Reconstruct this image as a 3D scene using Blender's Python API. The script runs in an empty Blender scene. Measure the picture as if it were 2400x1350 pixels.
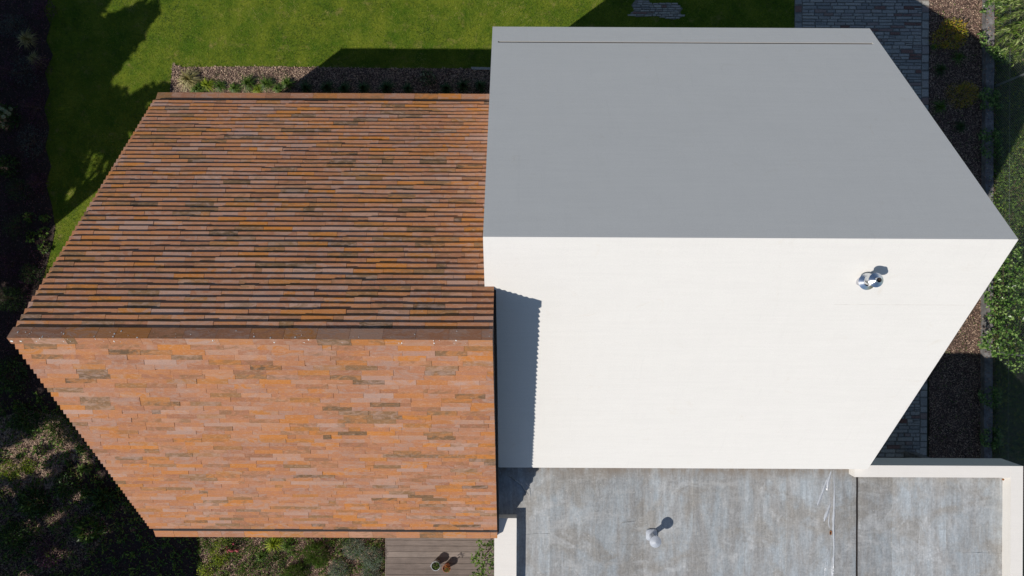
import bpy, math, random
import numpy as np
from mathutils import Vector
random.seed(7); RNG = np.random.default_rng(7)
SC = bpy.context.scene; COL = SC.collection
rad = math.radians

# ------------------------------------------------------------------ camera
H = 17.72            # camera height over the lawn
FPX = 1800.0         # focal length in photo pixels (photo is 2400 wide)
ROLL = rad(0.27)
cam_d = bpy.data.cameras.new('camera'); cam = bpy.data.objects.new('camera', cam_d); COL.objects.link(cam)
cam.location = (0, 0, H); cam.rotation_euler = (0, 0, ROLL)
cam_d.sensor_width = 36; cam_d.lens = 36*FPX/2400; cam_d.clip_end = 600; cam_d.clip_start = .1
SC.camera = cam
# ------------------------------------------------------------------ light
EL, AZ = rad(47.3), rad(36.5)            # shadows fall towards +x,+y at AZ
L = Vector((-math.cos(EL)*math.cos(AZ), -math.cos(EL)*math.sin(AZ), math.sin(EL)))   # towards the sun
sun_d = bpy.data.lights.new('sun', 'SUN'); sun = bpy.data.objects.new('sun', sun_d); COL.objects.link(sun)
sun.rotation_euler = L.to_track_quat('Z', 'Y').to_euler(); sun.location = L*40
sun_d.energy = 4.1; sun_d.angle = rad(.53); sun_d.color = (1, .945, .875)
W = bpy.data.worlds.new("World"); SC.world = W; W.use_nodes = True
nt = W.node_tree; sky = nt.nodes.new('ShaderNodeTexSky'); sky.sky_type = 'NISHITA'; sky.sun_disc = False
sky.sun_elevation = EL; sky.sun_rotation = math.atan2(L.x, L.y); sky.air_density = 1.0; sky.dust_density = .1; sky.ozone_density = 2.8
bg = nt.nodes['Background']; bg.inputs[1].default_value = .072; nt.links.new(sky.outputs[0], bg.inputs[0])
SC.view_settings.view_transform = 'Standard'; SC.view_settings.look = 'None'
SC.view_settings.exposure = 0.0; SC.view_settings.gamma = 1; SC.view_settings.use_curve_mapping = False

# ------------------------------------------------------------------ helpers
U = 10/FPX
cr, sr = math.cos(ROLL), math.sin(ROLL)
def P(px, py, z=0.0):
    a = (px-1200)*(H-z)/FPX; b = (675-py)*(H-z)/FPX
    return (cr*a - sr*b, sr*a + cr*b)
def proj(x, y, z):
    a = cr*x + sr*y; b = -sr*x + cr*y
    return 1200 + a*FPX/(H-z), 675 - b*FPX/(H-z)
def lin(c):
    return tuple(((v/255)/12.92 if v/255 <= .04045 else ((v/255+.055)/1.055)**2.4) for v in c)

def set_props(o, label=None, cat=None, group=None, kind=None):
    if label: o['label'] = label
    if cat: o['category'] = cat
    if group: o['group'] = group
    if kind: o['kind'] = kind
    return o
def empty(name, loc, label=None, cat=None, group=None):
    o = bpy.data.objects.new(name, None); COL.objects.link(o); o.location = loc; o.empty_display_size = .1
    return set_props(o, label, cat, group)
def link(name, me, parent=None, loc=(0, 0, 0)):
    o = bpy.data.objects.new(name, me); COL.objects.link(o); o.location = loc
    if parent is not None:
        o.parent = parent
        pl = Vector((0, 0, 0)); q = parent
        while q is not None: pl += q.location; q = q.parent
        o.location = Vector(loc) - pl
    return o
def mesh_np(name, V, F, mat, parent=None, tint=None, smooth=False, loc=None):
    """V (n,3), F (m,k) world coordinates; origin goes to the middle of the base unless given"""
    V = np.asarray(V, float); F = np.asarray(F, np.int32); m, k = F.shape
    if loc is None:
        mn, mx = V.min(0), V.max(0); loc = np.array(((mn[0]+mx[0])/2, (mn[1]+mx[1])/2, mn[2]))
    me = bpy.data.meshes.new(name)
    me.vertices.add(len(V)); me.vertices.foreach_set('co', (V-np.asarray(loc)).astype(np.float32).ravel())
    me.loops.add(m*k); me.loops.foreach_set('vertex_index', F.ravel())
    me.polygons.add(m); me.polygons.foreach_set('loop_start', np.arange(0, m*k, k, dtype=np.int32))
    me.polygons.foreach_set('use_smooth', np.full(m, bool(smooth)))
    me.update(calc_edges=True)
    if tint is not None:
        t = np.ones((m, 4), np.float32); t[:, :3] = np.asarray(tint, np.float32).reshape(-1, 3)
        at = me.attributes.new('tint', 'FLOAT_COLOR', 'FACE'); at.data.foreach_set('color', t.ravel())
    me.materials.append(mat)
    return link(name, me, parent, tuple(float(v) for v in loc))
class MB:
    def __init__(s): s.v = []; s.f = []; s.t = []
    def add(s, vs, fs, tint=(.5, .5, .5)):
        b = len(s.v); s.v += [tuple(v) for v in vs]; s.f += [tuple(b+i for i in f) for f in fs]; s.t += [tint]*len(fs)
    def box(s, x0, x1, y0, y1, z0, z1, tint=(.5, .5, .5)):
        s.hexa([(x0, y0, z0), (x1, y0, z0), (x1, y1, z0), (x0, y1, z0), (x0, y0, z1), (x1, y0, z1), (x1, y1, z1), (x0, y1, z1)], tint)
    def hexa(s, v, tint=(.5, .5, .5)):
        s.add(v, [(0, 3, 2, 1), (4, 5, 6, 7), (0, 1, 5, 4), (1, 2, 6, 5), (2, 3, 7, 6), (3, 0, 4, 7)], tint)
    def lathe(s, prof, n=32, c=(0, 0, 0), tint=(.5, .5, .5), axis=None):
        vs = []; fs = []
        for r, z in prof:
            for i in range(n):
                a = 2*math.pi*i/n; vs.append(Vector((r*math.cos(a), r*math.sin(a), z)))
        if axis is not None:
            q = Vector(axis).to_track_quat('Z', 'Y'); vs = [q @ v for v in vs]
        vs = [v + Vector(c) for v in vs]
        for k in range(len(prof)-1):
            for i in range(n):
                j = (i+1) % n; fs.append((k*n+i, k*n+j, (k+1)*n+j, (k+1)*n+i))
        s.add(vs, fs, tint)
    def tube(s, pts, r0, r1=None, n=6, tint=(.5, .5, .5)):
        r1 = r0 if r1 is None else r1; pts = [Vector(p) for p in pts]; vs = []; fs = []
        for k, p in enumerate(pts):
            d = (pts[min(k+1, len(pts)-1)] - pts[max(k-1, 0)]).normalized()
            a = d.orthogonal().normalized(); b = d.cross(a); r = r0 + (r1-r0)*k/(len(pts)-1)
            for i in range(n):
                w = 2*math.pi*i/n; vs.append(p + (a*math.cos(w) + b*math.sin(w))*r)
        for k in range(len(pts)-1):
            for i in range(n):
                j = (i+1) % n; fs.append((k*n+i, k*n+j, (k+1)*n+j, (k+1)*n+i))
        fs.append(tuple(range(n))[::-1]); fs.append(tuple((len(pts)-1)*n+i for i in range(n)))
        s.add(vs, fs, tint)
    def build(s, name, mat, parent=None, smooth=False, loc=None):
        V = np.array(s.v); me = bpy.data.meshes.new(name)
        if loc is None:
            mn, mx = V.min(0), V.max(0); loc = ((mn[0]+mx[0])/2, (mn[1]+mx[1])/2, mn[2])
        me.from_pydata((V-np.array(loc)).tolist(), [], s.f); me.update()
        at = me.attributes.new('tint', 'FLOAT_COLOR', 'FACE')
        at.data.foreach_set('color', np.array([t+(1,) for t in s.t], np.float32).ravel())
        if smooth:
            me.polygons.foreach_set('use_smooth', np.ones(len(s.f), bool))
            try: me.set_sharp_from_angle(angle=rad(35))
            except Exception: pass
        me.materials.append(mat)
        return link(name, me, parent, tuple(float(v) for v in loc))
def r3(): return (random.random(), random.random(), random.random())

# ------------------------------------------------------------------ materials
class N:
    """tiny node builder"""
    def __init__(s, name, rough=.8, metal=0.0, spec=.5):
        s.m = bpy.data.materials.new(name); s.m.use_nodes = True; s.t = s.m.node_tree
        s.b = s.t.nodes['Principled BSDF']; s.b.inputs['Roughness'].default_value = rough
        s.b.inputs['Metallic'].default_value = metal; s.b.inputs['Specular IOR Level'].default_value = spec
    def n(s, ty, **kw):
        o = s.t.nodes.new(ty)
        for k, v in kw.items():
            if isinstance(k, str) and hasattr(o, k): setattr(o, k, v)
        return o
    def l(s, a, b): s.t.links.new(a, b)
    def pos(s): return s.n('ShaderNodeNewGeometry').outputs['Position']
    def tint(s):
        a = s.n('ShaderNodeAttribute'); a.attribute_name = 'tint'
        sp = s.n('ShaderNodeSeparateColor'); s.l(a.outputs['Color'], sp.inputs[0]); return sp.outputs
    def scale(s, vec, sc, off=None):
        m = s.n('ShaderNodeMapping'); s.l(vec, m.inputs[0]); m.inputs['Scale'].default_value = sc
        if off is not None:
            c = s.n('ShaderNodeCombineXYZ')
            for i in range(3):
                mm = s.n('ShaderNodeMath', operation='MULTIPLY'); s.l(off, mm.inputs[0]); mm.inputs[1].default_value = (37., 91., 53.)[i]; s.l(mm.outputs[0], c.inputs[i])
            s.l(c.outputs[0], m.inputs['Location'])
        return m.outputs[0]
    def noise(s, vec, sc, det=4, rough=.55, dist=0.):
        t = s.n('ShaderNodeTexNoise'); s.l(vec, t.inputs['Vector']); t.inputs['Scale'].default_value = sc
        t.inputs['Detail'].default_value = det; t.inputs['Roughness'].default_value = rough; t.inputs['Distortion'].default_value = dist
        return t.outputs['Fac']
    def ramp(s, fac, stops, interp='LINEAR'):
        r = s.n('ShaderNodeValToRGB'); s.l(fac, r.inputs[0]); r.color_ramp.interpolation = interp; e = r.color_ramp.elements
        while len(e) < len(stops): e.new(.5)
        for i, (p, c) in enumerate(stops):
            e[i].position = p; e[i].color = (c, c, c, 1) if isinstance(c, (int, float)) else tuple(c)+(1,)
        return r.outputs[0]
    def mix(s, fac, a, b, bt='MIX'):
        m = s.n('ShaderNodeMix', data_type='RGBA', blend_type=bt)
        for v, i in ((fac, 0), (a, 6), (b, 7)):
            if isinstance(v, (int, float)): m.inputs[i].default_value = v if i == 0 else (v, v, v, 1)
            elif isinstance(v, tuple): m.inputs[i].default_value = v+(1,)
            else: s.l(v, m.inputs[i])
        return m.outputs[2]
    def col(s, c):
        if isinstance(c, tuple): s.b.inputs['Base Color'].default_value = c+(1,)
        else: s.l(c, s.b.inputs['Base Color'])
    def bump(s, h, strength=.3, dist=.01):
        b = s.n('ShaderNodeBump'); b.inputs['Strength'].default_value = strength; b.inputs['Distance'].default_value = dist
        s.l(h, b.inputs['Height']); s.l(b.outputs[0], s.b.inputs['Normal'])

def mat_simple(name, c, rough=.8, metal=0., var=.12, sc=8., bump=0., bsc=60.):
    k = N(name, rough, metal); p = k.pos()
    k.col(k.mix(k.ramp(k.noise(p, sc, 5), [(.3, 0.), (.7, 1.)]), tuple(v*(1-var) for v in c), tuple(min(1, v*(1+var)) for v in c)))
    if bump: k.bump(k.noise(p, bsc, 3), bump)
    return k.m
def mat_tile():
    k = N('sandstone_tile', .78, 0, .25); p = k.pos(); t = k.tint()
    base = k.ramp(t[0], [(0, (.29, .140, .090)), (.2, (.36, .180, .115)), (.40, (.39, .190, .110)), (.52, (.34, .165, .105)), (.62, (.40, .275, .245)),
                         (.74, (.40, .175, .07)), (.83, (.46, .19, .045)), (.91, (.24, .145, .08)), (.96, (.19, .12, .07)), (1, (.12, .08, .05))])
    q = k.scale(p, (2.2, 5., 5.), t[1])
    v1 = k.ramp(k.noise(q, 1.6, 5, .6, 1.6), [(.44, 0.), (.60, 1.)])
    v2 = k.ramp(k.noise(q, 2.6, 4, .6, 2.5), [(.54, 0.), (.66, 1.)])
    alt = k.ramp(t[2], [(0, (.44, .195, .07)), (.34, (.34, .25, .235)), (.62, (.20, .125, .07)), (.8, (.37, .26, .225))], 'CONSTANT')
    c = k.mix(k.mix(v1, 0., .62), base, alt)
    c = k.mix(k.mix(v2, 0., .30), c, (.45, .19, .07))
    g = k.noise(p, 120, 3, .7); c = k.mix(.55, c, k.ramp(g, [(.25, .55), (.75, 1.35)]), 'MULTIPLY')
    big = k.noise(p, 1.3, 3); c = k.mix(.5, c, k.ramp(big, [(.3, .86), (.7, 1.1)]), 'MULTIPLY')
    fv = k.noise(k.scale(p, (6, 20, 20), t[1]), 2.2, 5, .7, .8); c = k.mix(k.mix(1., k.ramp(fv, [(.52, 0.), (.68, 1.)]), .45, 'MULTIPLY'), c, (.46, .33, .27))
    c = k.mix(1., c, (1.07, .99, .86), 'MULTIPLY')
    k.col(c); k.bump(k.noise(k.scale(p, (1, 2, 2)), 38, 4, .65), .35, .006); return k.m
def mat_plaster(name, c=(.765, .745, .705)):
    k = N(name, .85, 0, .3); p = k.pos()
    a = k.noise(p, .9, 5, .6); b = k.noise(k.scale(p, (1, .35, .35)), 5, 4, .6); g = k.noise(p, 95, 4, .75)
    cc = k.mix(k.ramp(a, [(.3, 0.), (.7, 1.)]), tuple(v*.985 for v in c), c)
    cc = k.mix(.5, cc, k.ramp(b, [(.35, .985), (.65, 1.01)]), 'MULTIPLY')
    hs = k.noise(k.scale(p, (.35, 5, 5)), 3, 6, .7); cc = k.mix(.6, cc, k.ramp(hs, [(.35, .97), (.62, 1.015)]), 'MULTIPLY')
    vs_ = k.noise(k.scale(p, (9, .5, .5)), 2, 5, .7); cc = k.mix(.6, cc, k.ramp(vs_, [(.58, 1.0), (.75, .94)]), 'MULTIPLY')
    st_ = k.noise(p, 2.3, 7, .75, .8); cc = k.mix(.7, cc, k.ramp(st_, [(.60, (1, 1, 1)), (.74, (.93, .90, .86))]), 'MULTIPLY')
    cc = k.mix(.6, cc, k.ramp(g, [(.3, .86), (.7, 1.1)]), 'MULTIPLY')
    k.col(cc); k.bump(g, .35, .003); return k.m
def mat_membrane():
    k = N('bitumen_membrane', .55, 0, .5); p = k.pos(); t = k.tint()
    st = k.noise(k.scale(p, (2.4, .45, 1), t[1]), 1.3, 8, .7, .6)
    st2 = k.noise(k.scale(p, (11, .8, 1), t[2]), 1.4, 5, .6)
    bl = k.noise(p, 1.25, 6, .62, .6); fine = k.noise(p, 26, 5, .7)
    c = k.mix(k.ramp(st, [(.40, 0.), (.58, 1.)]), (.37, .405, .425), (.30, .30, .295))
    c = k.mix(k.ramp(bl, [(.48, 0.), (.60, .8)]), c, (.29, .275, .25))
    b2 = k.noise(k.scale(p, (1, .7, 1)), 2.1, 7, .7, 1.); c = k.mix(k.ramp(b2, [(.54, 0.), (.63, .7)]), c, (.44, .45, .45))
    c = k.mix(.5, c, k.ramp(st2, [(.3, .72), (.7, 1.25)]), 'MULTIPLY')
    c = k.mix(.75, c, k.ramp(t[0], [(0., .78), (1., 1.16)]), 'MULTIPLY')
    c = k.mix(.75, c, k.ramp(fine, [(.3, .72), (.7, 1.25)]), 'MULTIPLY')
    f2 = k.noise(k.scale(p, (30, 5, 1), t[2]), 1.5, 6, .75); c = k.mix(.7, c, k.ramp(f2, [(.3, .8), (.7, 1.18)]), 'MULTIPLY')
    hz = k.noise(k.scale(p, (.8, 2.5, 1)), 2.4, 7, .75); c = k.mix(k.ramp(hz, [(.52, 0.), (.66, .5)]), c, (.43, .43, .42))
    dark = k.noise(k.scale(p, (1.5, 1.5, 1)), 3.6, 7, .75, 1.); c = k.mix(k.ramp(dark, [(.60, 0.), (.72, .55)]), c, (.15, .135, .12))
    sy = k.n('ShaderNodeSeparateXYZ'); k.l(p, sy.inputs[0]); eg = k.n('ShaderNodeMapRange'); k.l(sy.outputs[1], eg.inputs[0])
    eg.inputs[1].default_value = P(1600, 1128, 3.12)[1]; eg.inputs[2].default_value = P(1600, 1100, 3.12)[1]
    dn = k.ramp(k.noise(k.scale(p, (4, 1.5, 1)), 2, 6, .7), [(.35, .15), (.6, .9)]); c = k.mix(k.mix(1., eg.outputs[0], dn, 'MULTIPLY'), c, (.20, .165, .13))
    v = k.n('ShaderNodeTexVoronoi'); v.inputs['Scale'].default_value = 14; k.l(p, v.inputs['Vector'])
    sp = k.ramp(v.outputs['Distance'], [(.05, 1.), (.11, 0.)]); sel = k.ramp(k.noise(p, 5, 2), [(.50, 0.), (.54, 1.)])
    c = k.mix(k.mix(1., sp, sel, 'MULTIPLY'), c, (.62, .58, .5))
    k.col(c); k.bump(k.noise(k.scale(p, (2.2, .7, 1)), 5, 5, .6), .35, .02)
    k.l(k.ramp(st, [(.4, .42), (.6, .7)]), k.b.inputs['Roughness']); return k.m
def mat_ramp(name, stops, rough=.7, noise_sc=0., spec=.3, trans=False, lo=.75, hi=1.2):
    k = N(name, rough, 0, spec); t = k.tint(); c = k.ramp(t[0], stops)
    if noise_sc: c = k.mix(.8, c, k.ramp(k.noise(k.pos(), noise_sc, 4, .65), [(.3, lo), (.7, hi)]), 'MULTIPLY')
    k.col(c)
    if trans:
        tr = k.n('ShaderNodeBsdfTranslucent'); k.l(c, tr.inputs[0]); ms = k.n('ShaderNodeMixShader'); ms.inputs[0].default_value = .28
        k.l(k.b.outputs[0], ms.inputs[1]); k.l(tr.outputs[0], ms.inputs[2]); k.l(ms.outputs[0], k.t.nodes['Material Output'].inputs[0])
    return k.m
def leafmat(name, a, b, c, trans=True, rough=.5):
    return mat_ramp(name, [(0, a), (.5, b), (1, c)], rough, 0, .4, trans)
def mat_lawn():
    k = N('lawn_soil', .95, 0, .1); p = k.pos()
    a = k.noise(p, 1.7, 5, .65); b = k.noise(p, 14, 5, .7); f = k.noise(p, 90, 3, .7)
    c = k.mix(k.ramp(a, [(.35, 0.), (.68, 1.)]), (.065, .125, .008), (.18, .21, .02))
    c = k.mix(k.ramp(b, [(.52, 0.), (.7, .8)]), c, (.035, .075, .008))
    c = k.mix(.7, c, k.ramp(f, [(.3, .45), (.7, 1.35)]), 'MULTIPLY')
    dry = k.noise(p, 3.1, 7, .75); c = k.mix(k.ramp(dry, [(.56, 0.), (.68, .75)]), c, (.26, .21, .07))
    k.col(c); k.bump(f, .6, .02); return k.m
def mat_soil():
    k = N('dark_mulch_soil', .95, 0, .15); p = k.pos()
    a = k.noise(p, 40, 5, .75); c = k.ramp(a, [(.3, (.03, .02, .016)), (.52, (.11, .075, .058)), (.66, (.20, .15, .115)), (.8, (.32, .25, .2))])
    c = k.mix(.6, c, k.ramp(k.noise(p, 2, 4), [(.3, .5), (.7, 1.25)]), 'MULTIPLY'); k.col(c); k.bump(a, .8, .03); return k.m

M = {}
M['tile'] = mat_tile(); M['plaster'] = mat_plaster('white_plaster'); M['membrane'] = mat_membrane()
M['cream'] = mat_plaster('cream_parapet_coating', (.78, .745, .69))
M['lawn'] = mat_lawn(); M['soil'] = mat_soil()
M['humus'] = mat_simple('shade_dark_humus', (.035, .022, .018), .95, 0, .4, 30, .6, 60)  # soil colour darkened to carry the shade of the left bed
M['ground'] = mat_simple('ground_earth', (.07, .075, .035), .95, 0, .4, 3)
M['slot'] = mat_simple('slot_shade_black', (.012, .008, .008), .8)  # near-black colour puts the shade of a deep recess into the slots
M['slotw'] = mat_simple('gutter_slot_brown', (.16, .085, .055), .6)
M['deckb'] = mat_simple('roof_underlay', (.04, .03, .028), .9)
M['steel'] = mat_simple('stainless_steel', (.74, .76, .78), .2, 1., .06, 30, .05, 90)
M['soot_shade'] = mat_simple('soot_and_shade_black', (.015, .012, .011), .9)  # soot black, also the painted shade of the gap strip
M['galv'] = mat_simple('pale_grey_pvc', (.40, .43, .48), .5, 0., .08, 30)
M['lead'] = mat_simple('lead_flashing', (.42, .42, .44), .5, 0., .15, 20)
M['foil'] = mat_simple('glossy_wet_foil', (.40, .42, .45), .2, 0., .12, 12, .5, 30)
M['concrete'] = mat_simple('weathered_concrete', (.17, .165, .16), .9, 0, .45, 7, .5, 50)
M['bark'] = mat_simple('tree_bark', (.10, .075, .055), .95, 0, .3, 12, .6, 40)
M['stem'] = mat_simple('woody_stem', (.09, .06, .04), .9)
M['terra'] = mat_simple('terracotta', (.36, .13, .06), .8, 0, .2, 14)
M['zinc'] = mat_simple('zinc_bucket', (.42, .44, .45), .4, .6, .15, 20)
M['pot_soil'] = mat_simple('potting_soil', (.05, .035, .025), .95, 0, .3, 60)
M['drop'] = mat_simple('bird_dropping', (.75, .74, .70), .8)
M['rust'] = mat_simple('rusty_debris', (.28, .10, .02), .8, 0, .5, 60)
M['wire'] = mat_simple('galvanised_wire', (.38, .40, .40), .45, .7)
def mat_wood():
    k = N('weathered_decking', .8, 0, .3); p = k.pos(); t = k.tint()
    g = k.noise(k.scale(p, (1.5, 26, 4), t[1]), 2.2, 6, .6)
    c = k.ramp(t[0], [(0, (.17, .135, .115)), (.5, (.21, .17, .145)), (1, (.25, .205, .175))])
    c = k.mix(.7, c, k.ramp(g, [(.3, .68), (.7, 1.25)]), 'MULTIPLY')
    c = k.mix(.6, c, k.ramp(k.noise(p, 4, 5), [(.3, .75), (.7, 1.2)]), 'MULTIPLY'); k.col(c); k.bump(g, .4, .004); return k.m
M['wood'] = mat_wood()
M['stone'] = mat_ramp('split_paving_stone', [(0, (.26, .25, .23)), (.3, (.36, .34, .30)), (.62, (.42, .39, .34)), (.86, (.34, .30, .27)), (.93, (.25, .15, .12)), (1, (.18, .09, .07))], .85, 34, .3, False, .6, 1.3)
M['joint'] = mat_simple('paving_joint_sand', (.20, .185, .16), .95, 0, .3, 30)
M['chip'] = mat_ramp('bark_chip', [(0, (.045, .026, .022)), (.35, (.15, .082, .064)), (.7, (.29, .185, .145)), (1, (.62, .46, .33))], .85)
M['blade'] = mat_ramp('lawn_blade', [(0, (.016, .045, .003)), (.35, (.07, .145, .008)), (.65, (.17, .25, .014)), (.93, (.28, .32, .03)), (1, (.42, .36, .15))], .6, 0, .3, True)
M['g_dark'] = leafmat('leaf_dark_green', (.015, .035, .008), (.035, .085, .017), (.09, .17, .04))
M['g_blue_shade'] = leafmat('leaf_blue_grey_shade', (.04, .06, .05), (.09, .13, .11), (.17, .22, .19))  # darker copy of the blue-grey leaf, shade put into the colour
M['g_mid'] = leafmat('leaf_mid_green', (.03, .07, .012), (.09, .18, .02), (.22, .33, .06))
M['g_lime'] = leafmat('leaf_lime', (.12, .18, .01), (.28, .38, .02), (.48, .54, .05))
M['g_gold'] = leafmat('leaf_gold', (.10, .14, .012), (.40, .38, .02), (.62, .30, .05))
M['g_blue'] = leafmat('leaf_blue_grey', (.12, .17, .12), (.27, .35, .26), (.46, .54, .42))
M['g_tan'] = leafmat('blade_straw', (.16, .15, .04), (.42, .38, .14), (.62, .54, .28))
M['g_purple'] = leafmat('leaf_purple', (.03, .012, .02), (.09, .035, .06), (.20, .09, .15))
M['g_ivy'] = leafmat('leaf_ivy', (.035, .08, .015), (.10, .21, .035), (.32, .44, .14), True, .3)
M['g_pale'] = leafmat('leaf_pale_lance', (.05, .11, .015), (.20, .31, .05), (.58, .66, .30), True, .35)
M['pink'] = leafmat('petal_pink', (.55, .08, .12), (.72, .16, .2), (.8, .35, .35), False)
M['bloom'] = leafmat('petal_pale_green', (.20, .28, .14), (.32, .40, .24), (.5, .55, .4), False)
M['red'] = leafmat('leaf_red_orange', (.22, .04, .01), (.45, .13, .03), (.5, .25, .05), False)

# ------------------------------------------------------------------ ground sheets
def sheet(name, pts, z, mat, parent=None, label=None):
    mb = MB(); mb.add([(x, y, z) for x, y in pts], [tuple(range(len(pts)))])
    o = mb.build(name, mat, parent); o['kind'] = 'structure'
    if label: o['label'] = label
    return o
def grid_sheet(name, x0, x1, y0, y1, nx, ny, zf, mat):
    xs = np.linspace(x0, x1, nx); ys = np.linspace(y0, y1, ny); X, Y = np.meshgrid(xs, ys); Z = zf(X, Y)
    V = np.stack([X.ravel(), Y.ravel(), Z.ravel()], 1); i = np.arange(nx-1)[None]+np.arange(ny-1)[:, None]*nx
    F = np.stack([i, i+1, i+nx+1, i+nx], -1).reshape(-1, 4)
    o = mesh_np(name, V, F, mat, smooth=True); o['kind'] = 'structure'; return o
sheet('ground', [(-200, -200), (200, -200), (200, 200), (-200, 200)], -.04, M['ground'])
PX0 = P(1862, 20)[0]; PX1 = P(2177, 20)[0]          # path edges
KX0 = P(2299, 400)[0]; KX1 = P(2318, 400)[0]        # low wall
BEDX = P(95, 300)[0]
sheet('lawn', [(BEDX-.4, -14), (PX0, -14), (PX0, 14), (BEDX-.4, 14)], 0.0, M['lawn'])
def ysoil(px, py): return P(px, py)

# ------------------------------------------------------------------ key building lines
ZR, ZE = H-10.0, H-14.2
WYr = P(1760, 558, ZR)[1]; WYn = P(1600, 64.5, ZE)[1]; WYs = P(1600, 1097.5, ZE)[1]
WX0 = P(1132, 555, ZR)[0]; WX1 = P(2387, 561, ZR)[0]
BYr = P(590, 794, ZR)[1]; BYn = P(760, 218, ZE)[1]; BYs = P(760, 1260, ZE)[1]
BX0 = P(17, 793, ZR)[0]; BX1 = P(1154.5, 797, ZR)[0]
wmN = (ZR-ZE)/(WYn-WYr); wmS = (ZR-ZE)/(WYr-WYs); bmN = (ZR-ZE)/(BYn-BYr); bmS = (ZR-ZE)/(BYr-BYs)

def inpoly(x, y, poly):
    x = np.asarray(x, float); y = np.asarray(y, float); ins = np.zeros(x.shape, bool); n = len(poly)
    for i in range(n):
        x1, y1 = poly[i]; x2, y2 = poly[(i+1) % n]
        c = ((y1 > y) != (y2 > y)); 
        with np.errstate(divide='ignore', invalid='ignore'):
            ins ^= c & (x < (x2-x1)*(y-y1)/((y2-y1) if y2 != y1 else 1e-9)+x1)
    return ins
WHITE_PX = [proj(WX0, WYn, ZE), proj(WX1, WYn, ZE), proj(WX1, WYr, ZR), proj(WX1, WYs, ZE), proj(WX0, WYs, ZE), proj(WX0, WYr, ZR)]
BRICK_PX = [proj(BX0, BYn, ZE), proj(BX1, BYn, ZE), proj(BX1, BYr, ZR), proj(BX1, BYs, ZE), proj(BX0, BYs, ZE), proj(BX0, BYr, ZR)]
ANNEX_PX = [(1158, 1200), (2040, 1070), (2400, 1075), (2600, 1500), (1158, 1500)]
def in_frame(x, y, z, m=0):
    px, py = proj(x, y, z); return (px > -m) & (px < 2400+m) & (py > -m) & (py < 1350+m)
def seen(x, y, z=0., m=0):
    px, py = proj(x, y, z)
    return in_frame(x, y, z, m) & ~inpoly(px, py, WHITE_PX) & ~inpoly(px, py, BRICK_PX) & ~inpoly(px, py, ANNEX_PX)

# ------------------------------------------------------------------ white house
wh = empty('white_house', ((WX0+WX1)/2, (WYn+WYs)/2, 0), 'white plastered gabled house, the smooth white roof right of the brown tiled one', 'house')
def prism(mb, x0, x1, yn, yr, ys, ze, zr, inset=0.0, z0=0.):
    v = []
    for x in (x0+inset, x1-inset):
        v += [(x, ys+inset, z0), (x, yn-inset, z0), (x, yn-inset, ze-inset), (x, yr, zr-inset*1.4), (x, ys+inset, ze-inset)]
    mb.add(v, [(0, 4, 3, 2, 1), (5, 6, 7, 8, 9), (0, 1, 6, 5), (1, 2, 7, 6), (2, 3, 8, 7), (3, 4, 9, 8), (4, 0, 5, 9)])
mb = MB(); prism(mb, WX0, WX1, WYn, WYr, WYs, ZE-.2, ZR-.2, .012); mb.build('wall', M['plaster'], wh)
def slab(mb, x0, x1, ya, yb, zf, th):      # sloped slab between ya<yb, zf(y) top
    v = [(x0, ya, zf(ya)-th), (x1, ya, zf(ya)-th), (x1, yb, zf(yb)-th), (x0, yb, zf(yb)-th),
         (x0, ya, zf(ya)), (x1, ya, zf(ya)), (x1, yb, zf(yb)), (x0, yb, zf(yb))]
    mb.hexa(v)
wN = lambda y: ZR-(y-WYr)*wmN
wS = lambda y: ZR-(WYr-y)*wmS
# slot in the north slope
def y_on(pxy, fn):                        # image row -> Y on a slope
    y = 0.
    for _ in range(60): y = .5*y+.5*P(1600, pxy, fn(y))[1]
    return y
ys_a = y_on(101.6, wN); ys_b = y_on(98.6, wN)
zs = wN(ys_a); sx0 = P(1167, 99, zs)[0]; sx1 = P(2048, 102, zs)[0]
mb = MB(); TH = .19
def slope_with_slot(mb):
    v = []; xs = [WX0, sx0, sx1, WX1]; yy = [WYr, ys_a, ys_b, WYn]
    for y in yy:
        for x in xs: v.append((x, y, wN(y)))
    f = [(j*4+i, j*4+i+1, (j+1)*4+i+1, (j+1)*4+i) for j in range(3) for i in range(3) if not (i == 1 and j == 1)]
    mb.add(v, f)
    # inner faces of the slot
    a = [(sx0, ys_a), (sx1, ys_a), (sx1, ys_b), (sx0, ys_b)]
    v = [(x, y, wN(y)) for x, y in a]+[(x, y, wN(y)-.16) for x, y in a]
    mb.add(v, [(0, 4, 5, 1), (1, 5, 6, 2), (2, 6, 7, 3), (3, 7, 4, 0)])
slope_with_slot(mb)
mb.add([(WX0, WYr, ZR), (WX0, WYs, ZE), (WX1, WYs, ZE), (WX1, WYr, ZR)], [(0, 1, 2, 3)])
for x, s in ((WX0, 1), (WX1, -1)):         # verge faces
    v = [(x, WYn, ZE), (x, WYr, ZR), (x, WYs, ZE), (x, WYs, ZE-TH), (x, WYr, ZR-TH), (x, WYn, ZE-TH)]
    mb.add(v, [(0, 1, 4, 5)[::s], (1, 2, 3, 4)[::s]])
for y in (WYn, WYs):
    mb.add([(WX0, y, ZE), (WX1, y, ZE), (WX1, y, ZE-TH), (WX0, y, ZE-TH)], [(0, 1, 2, 3) if y == WYn else (3, 2, 1, 0)])
wroof = mb.build('roof', M['plaster'], wh)
mb = MB(); slab(mb, sx0+.002, sx1-.002, ys_a+.001, ys_b-.001, lambda y: wN(y)-.05, .02); mb.build('gutter_slot', M['slotw'], wroof)

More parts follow.
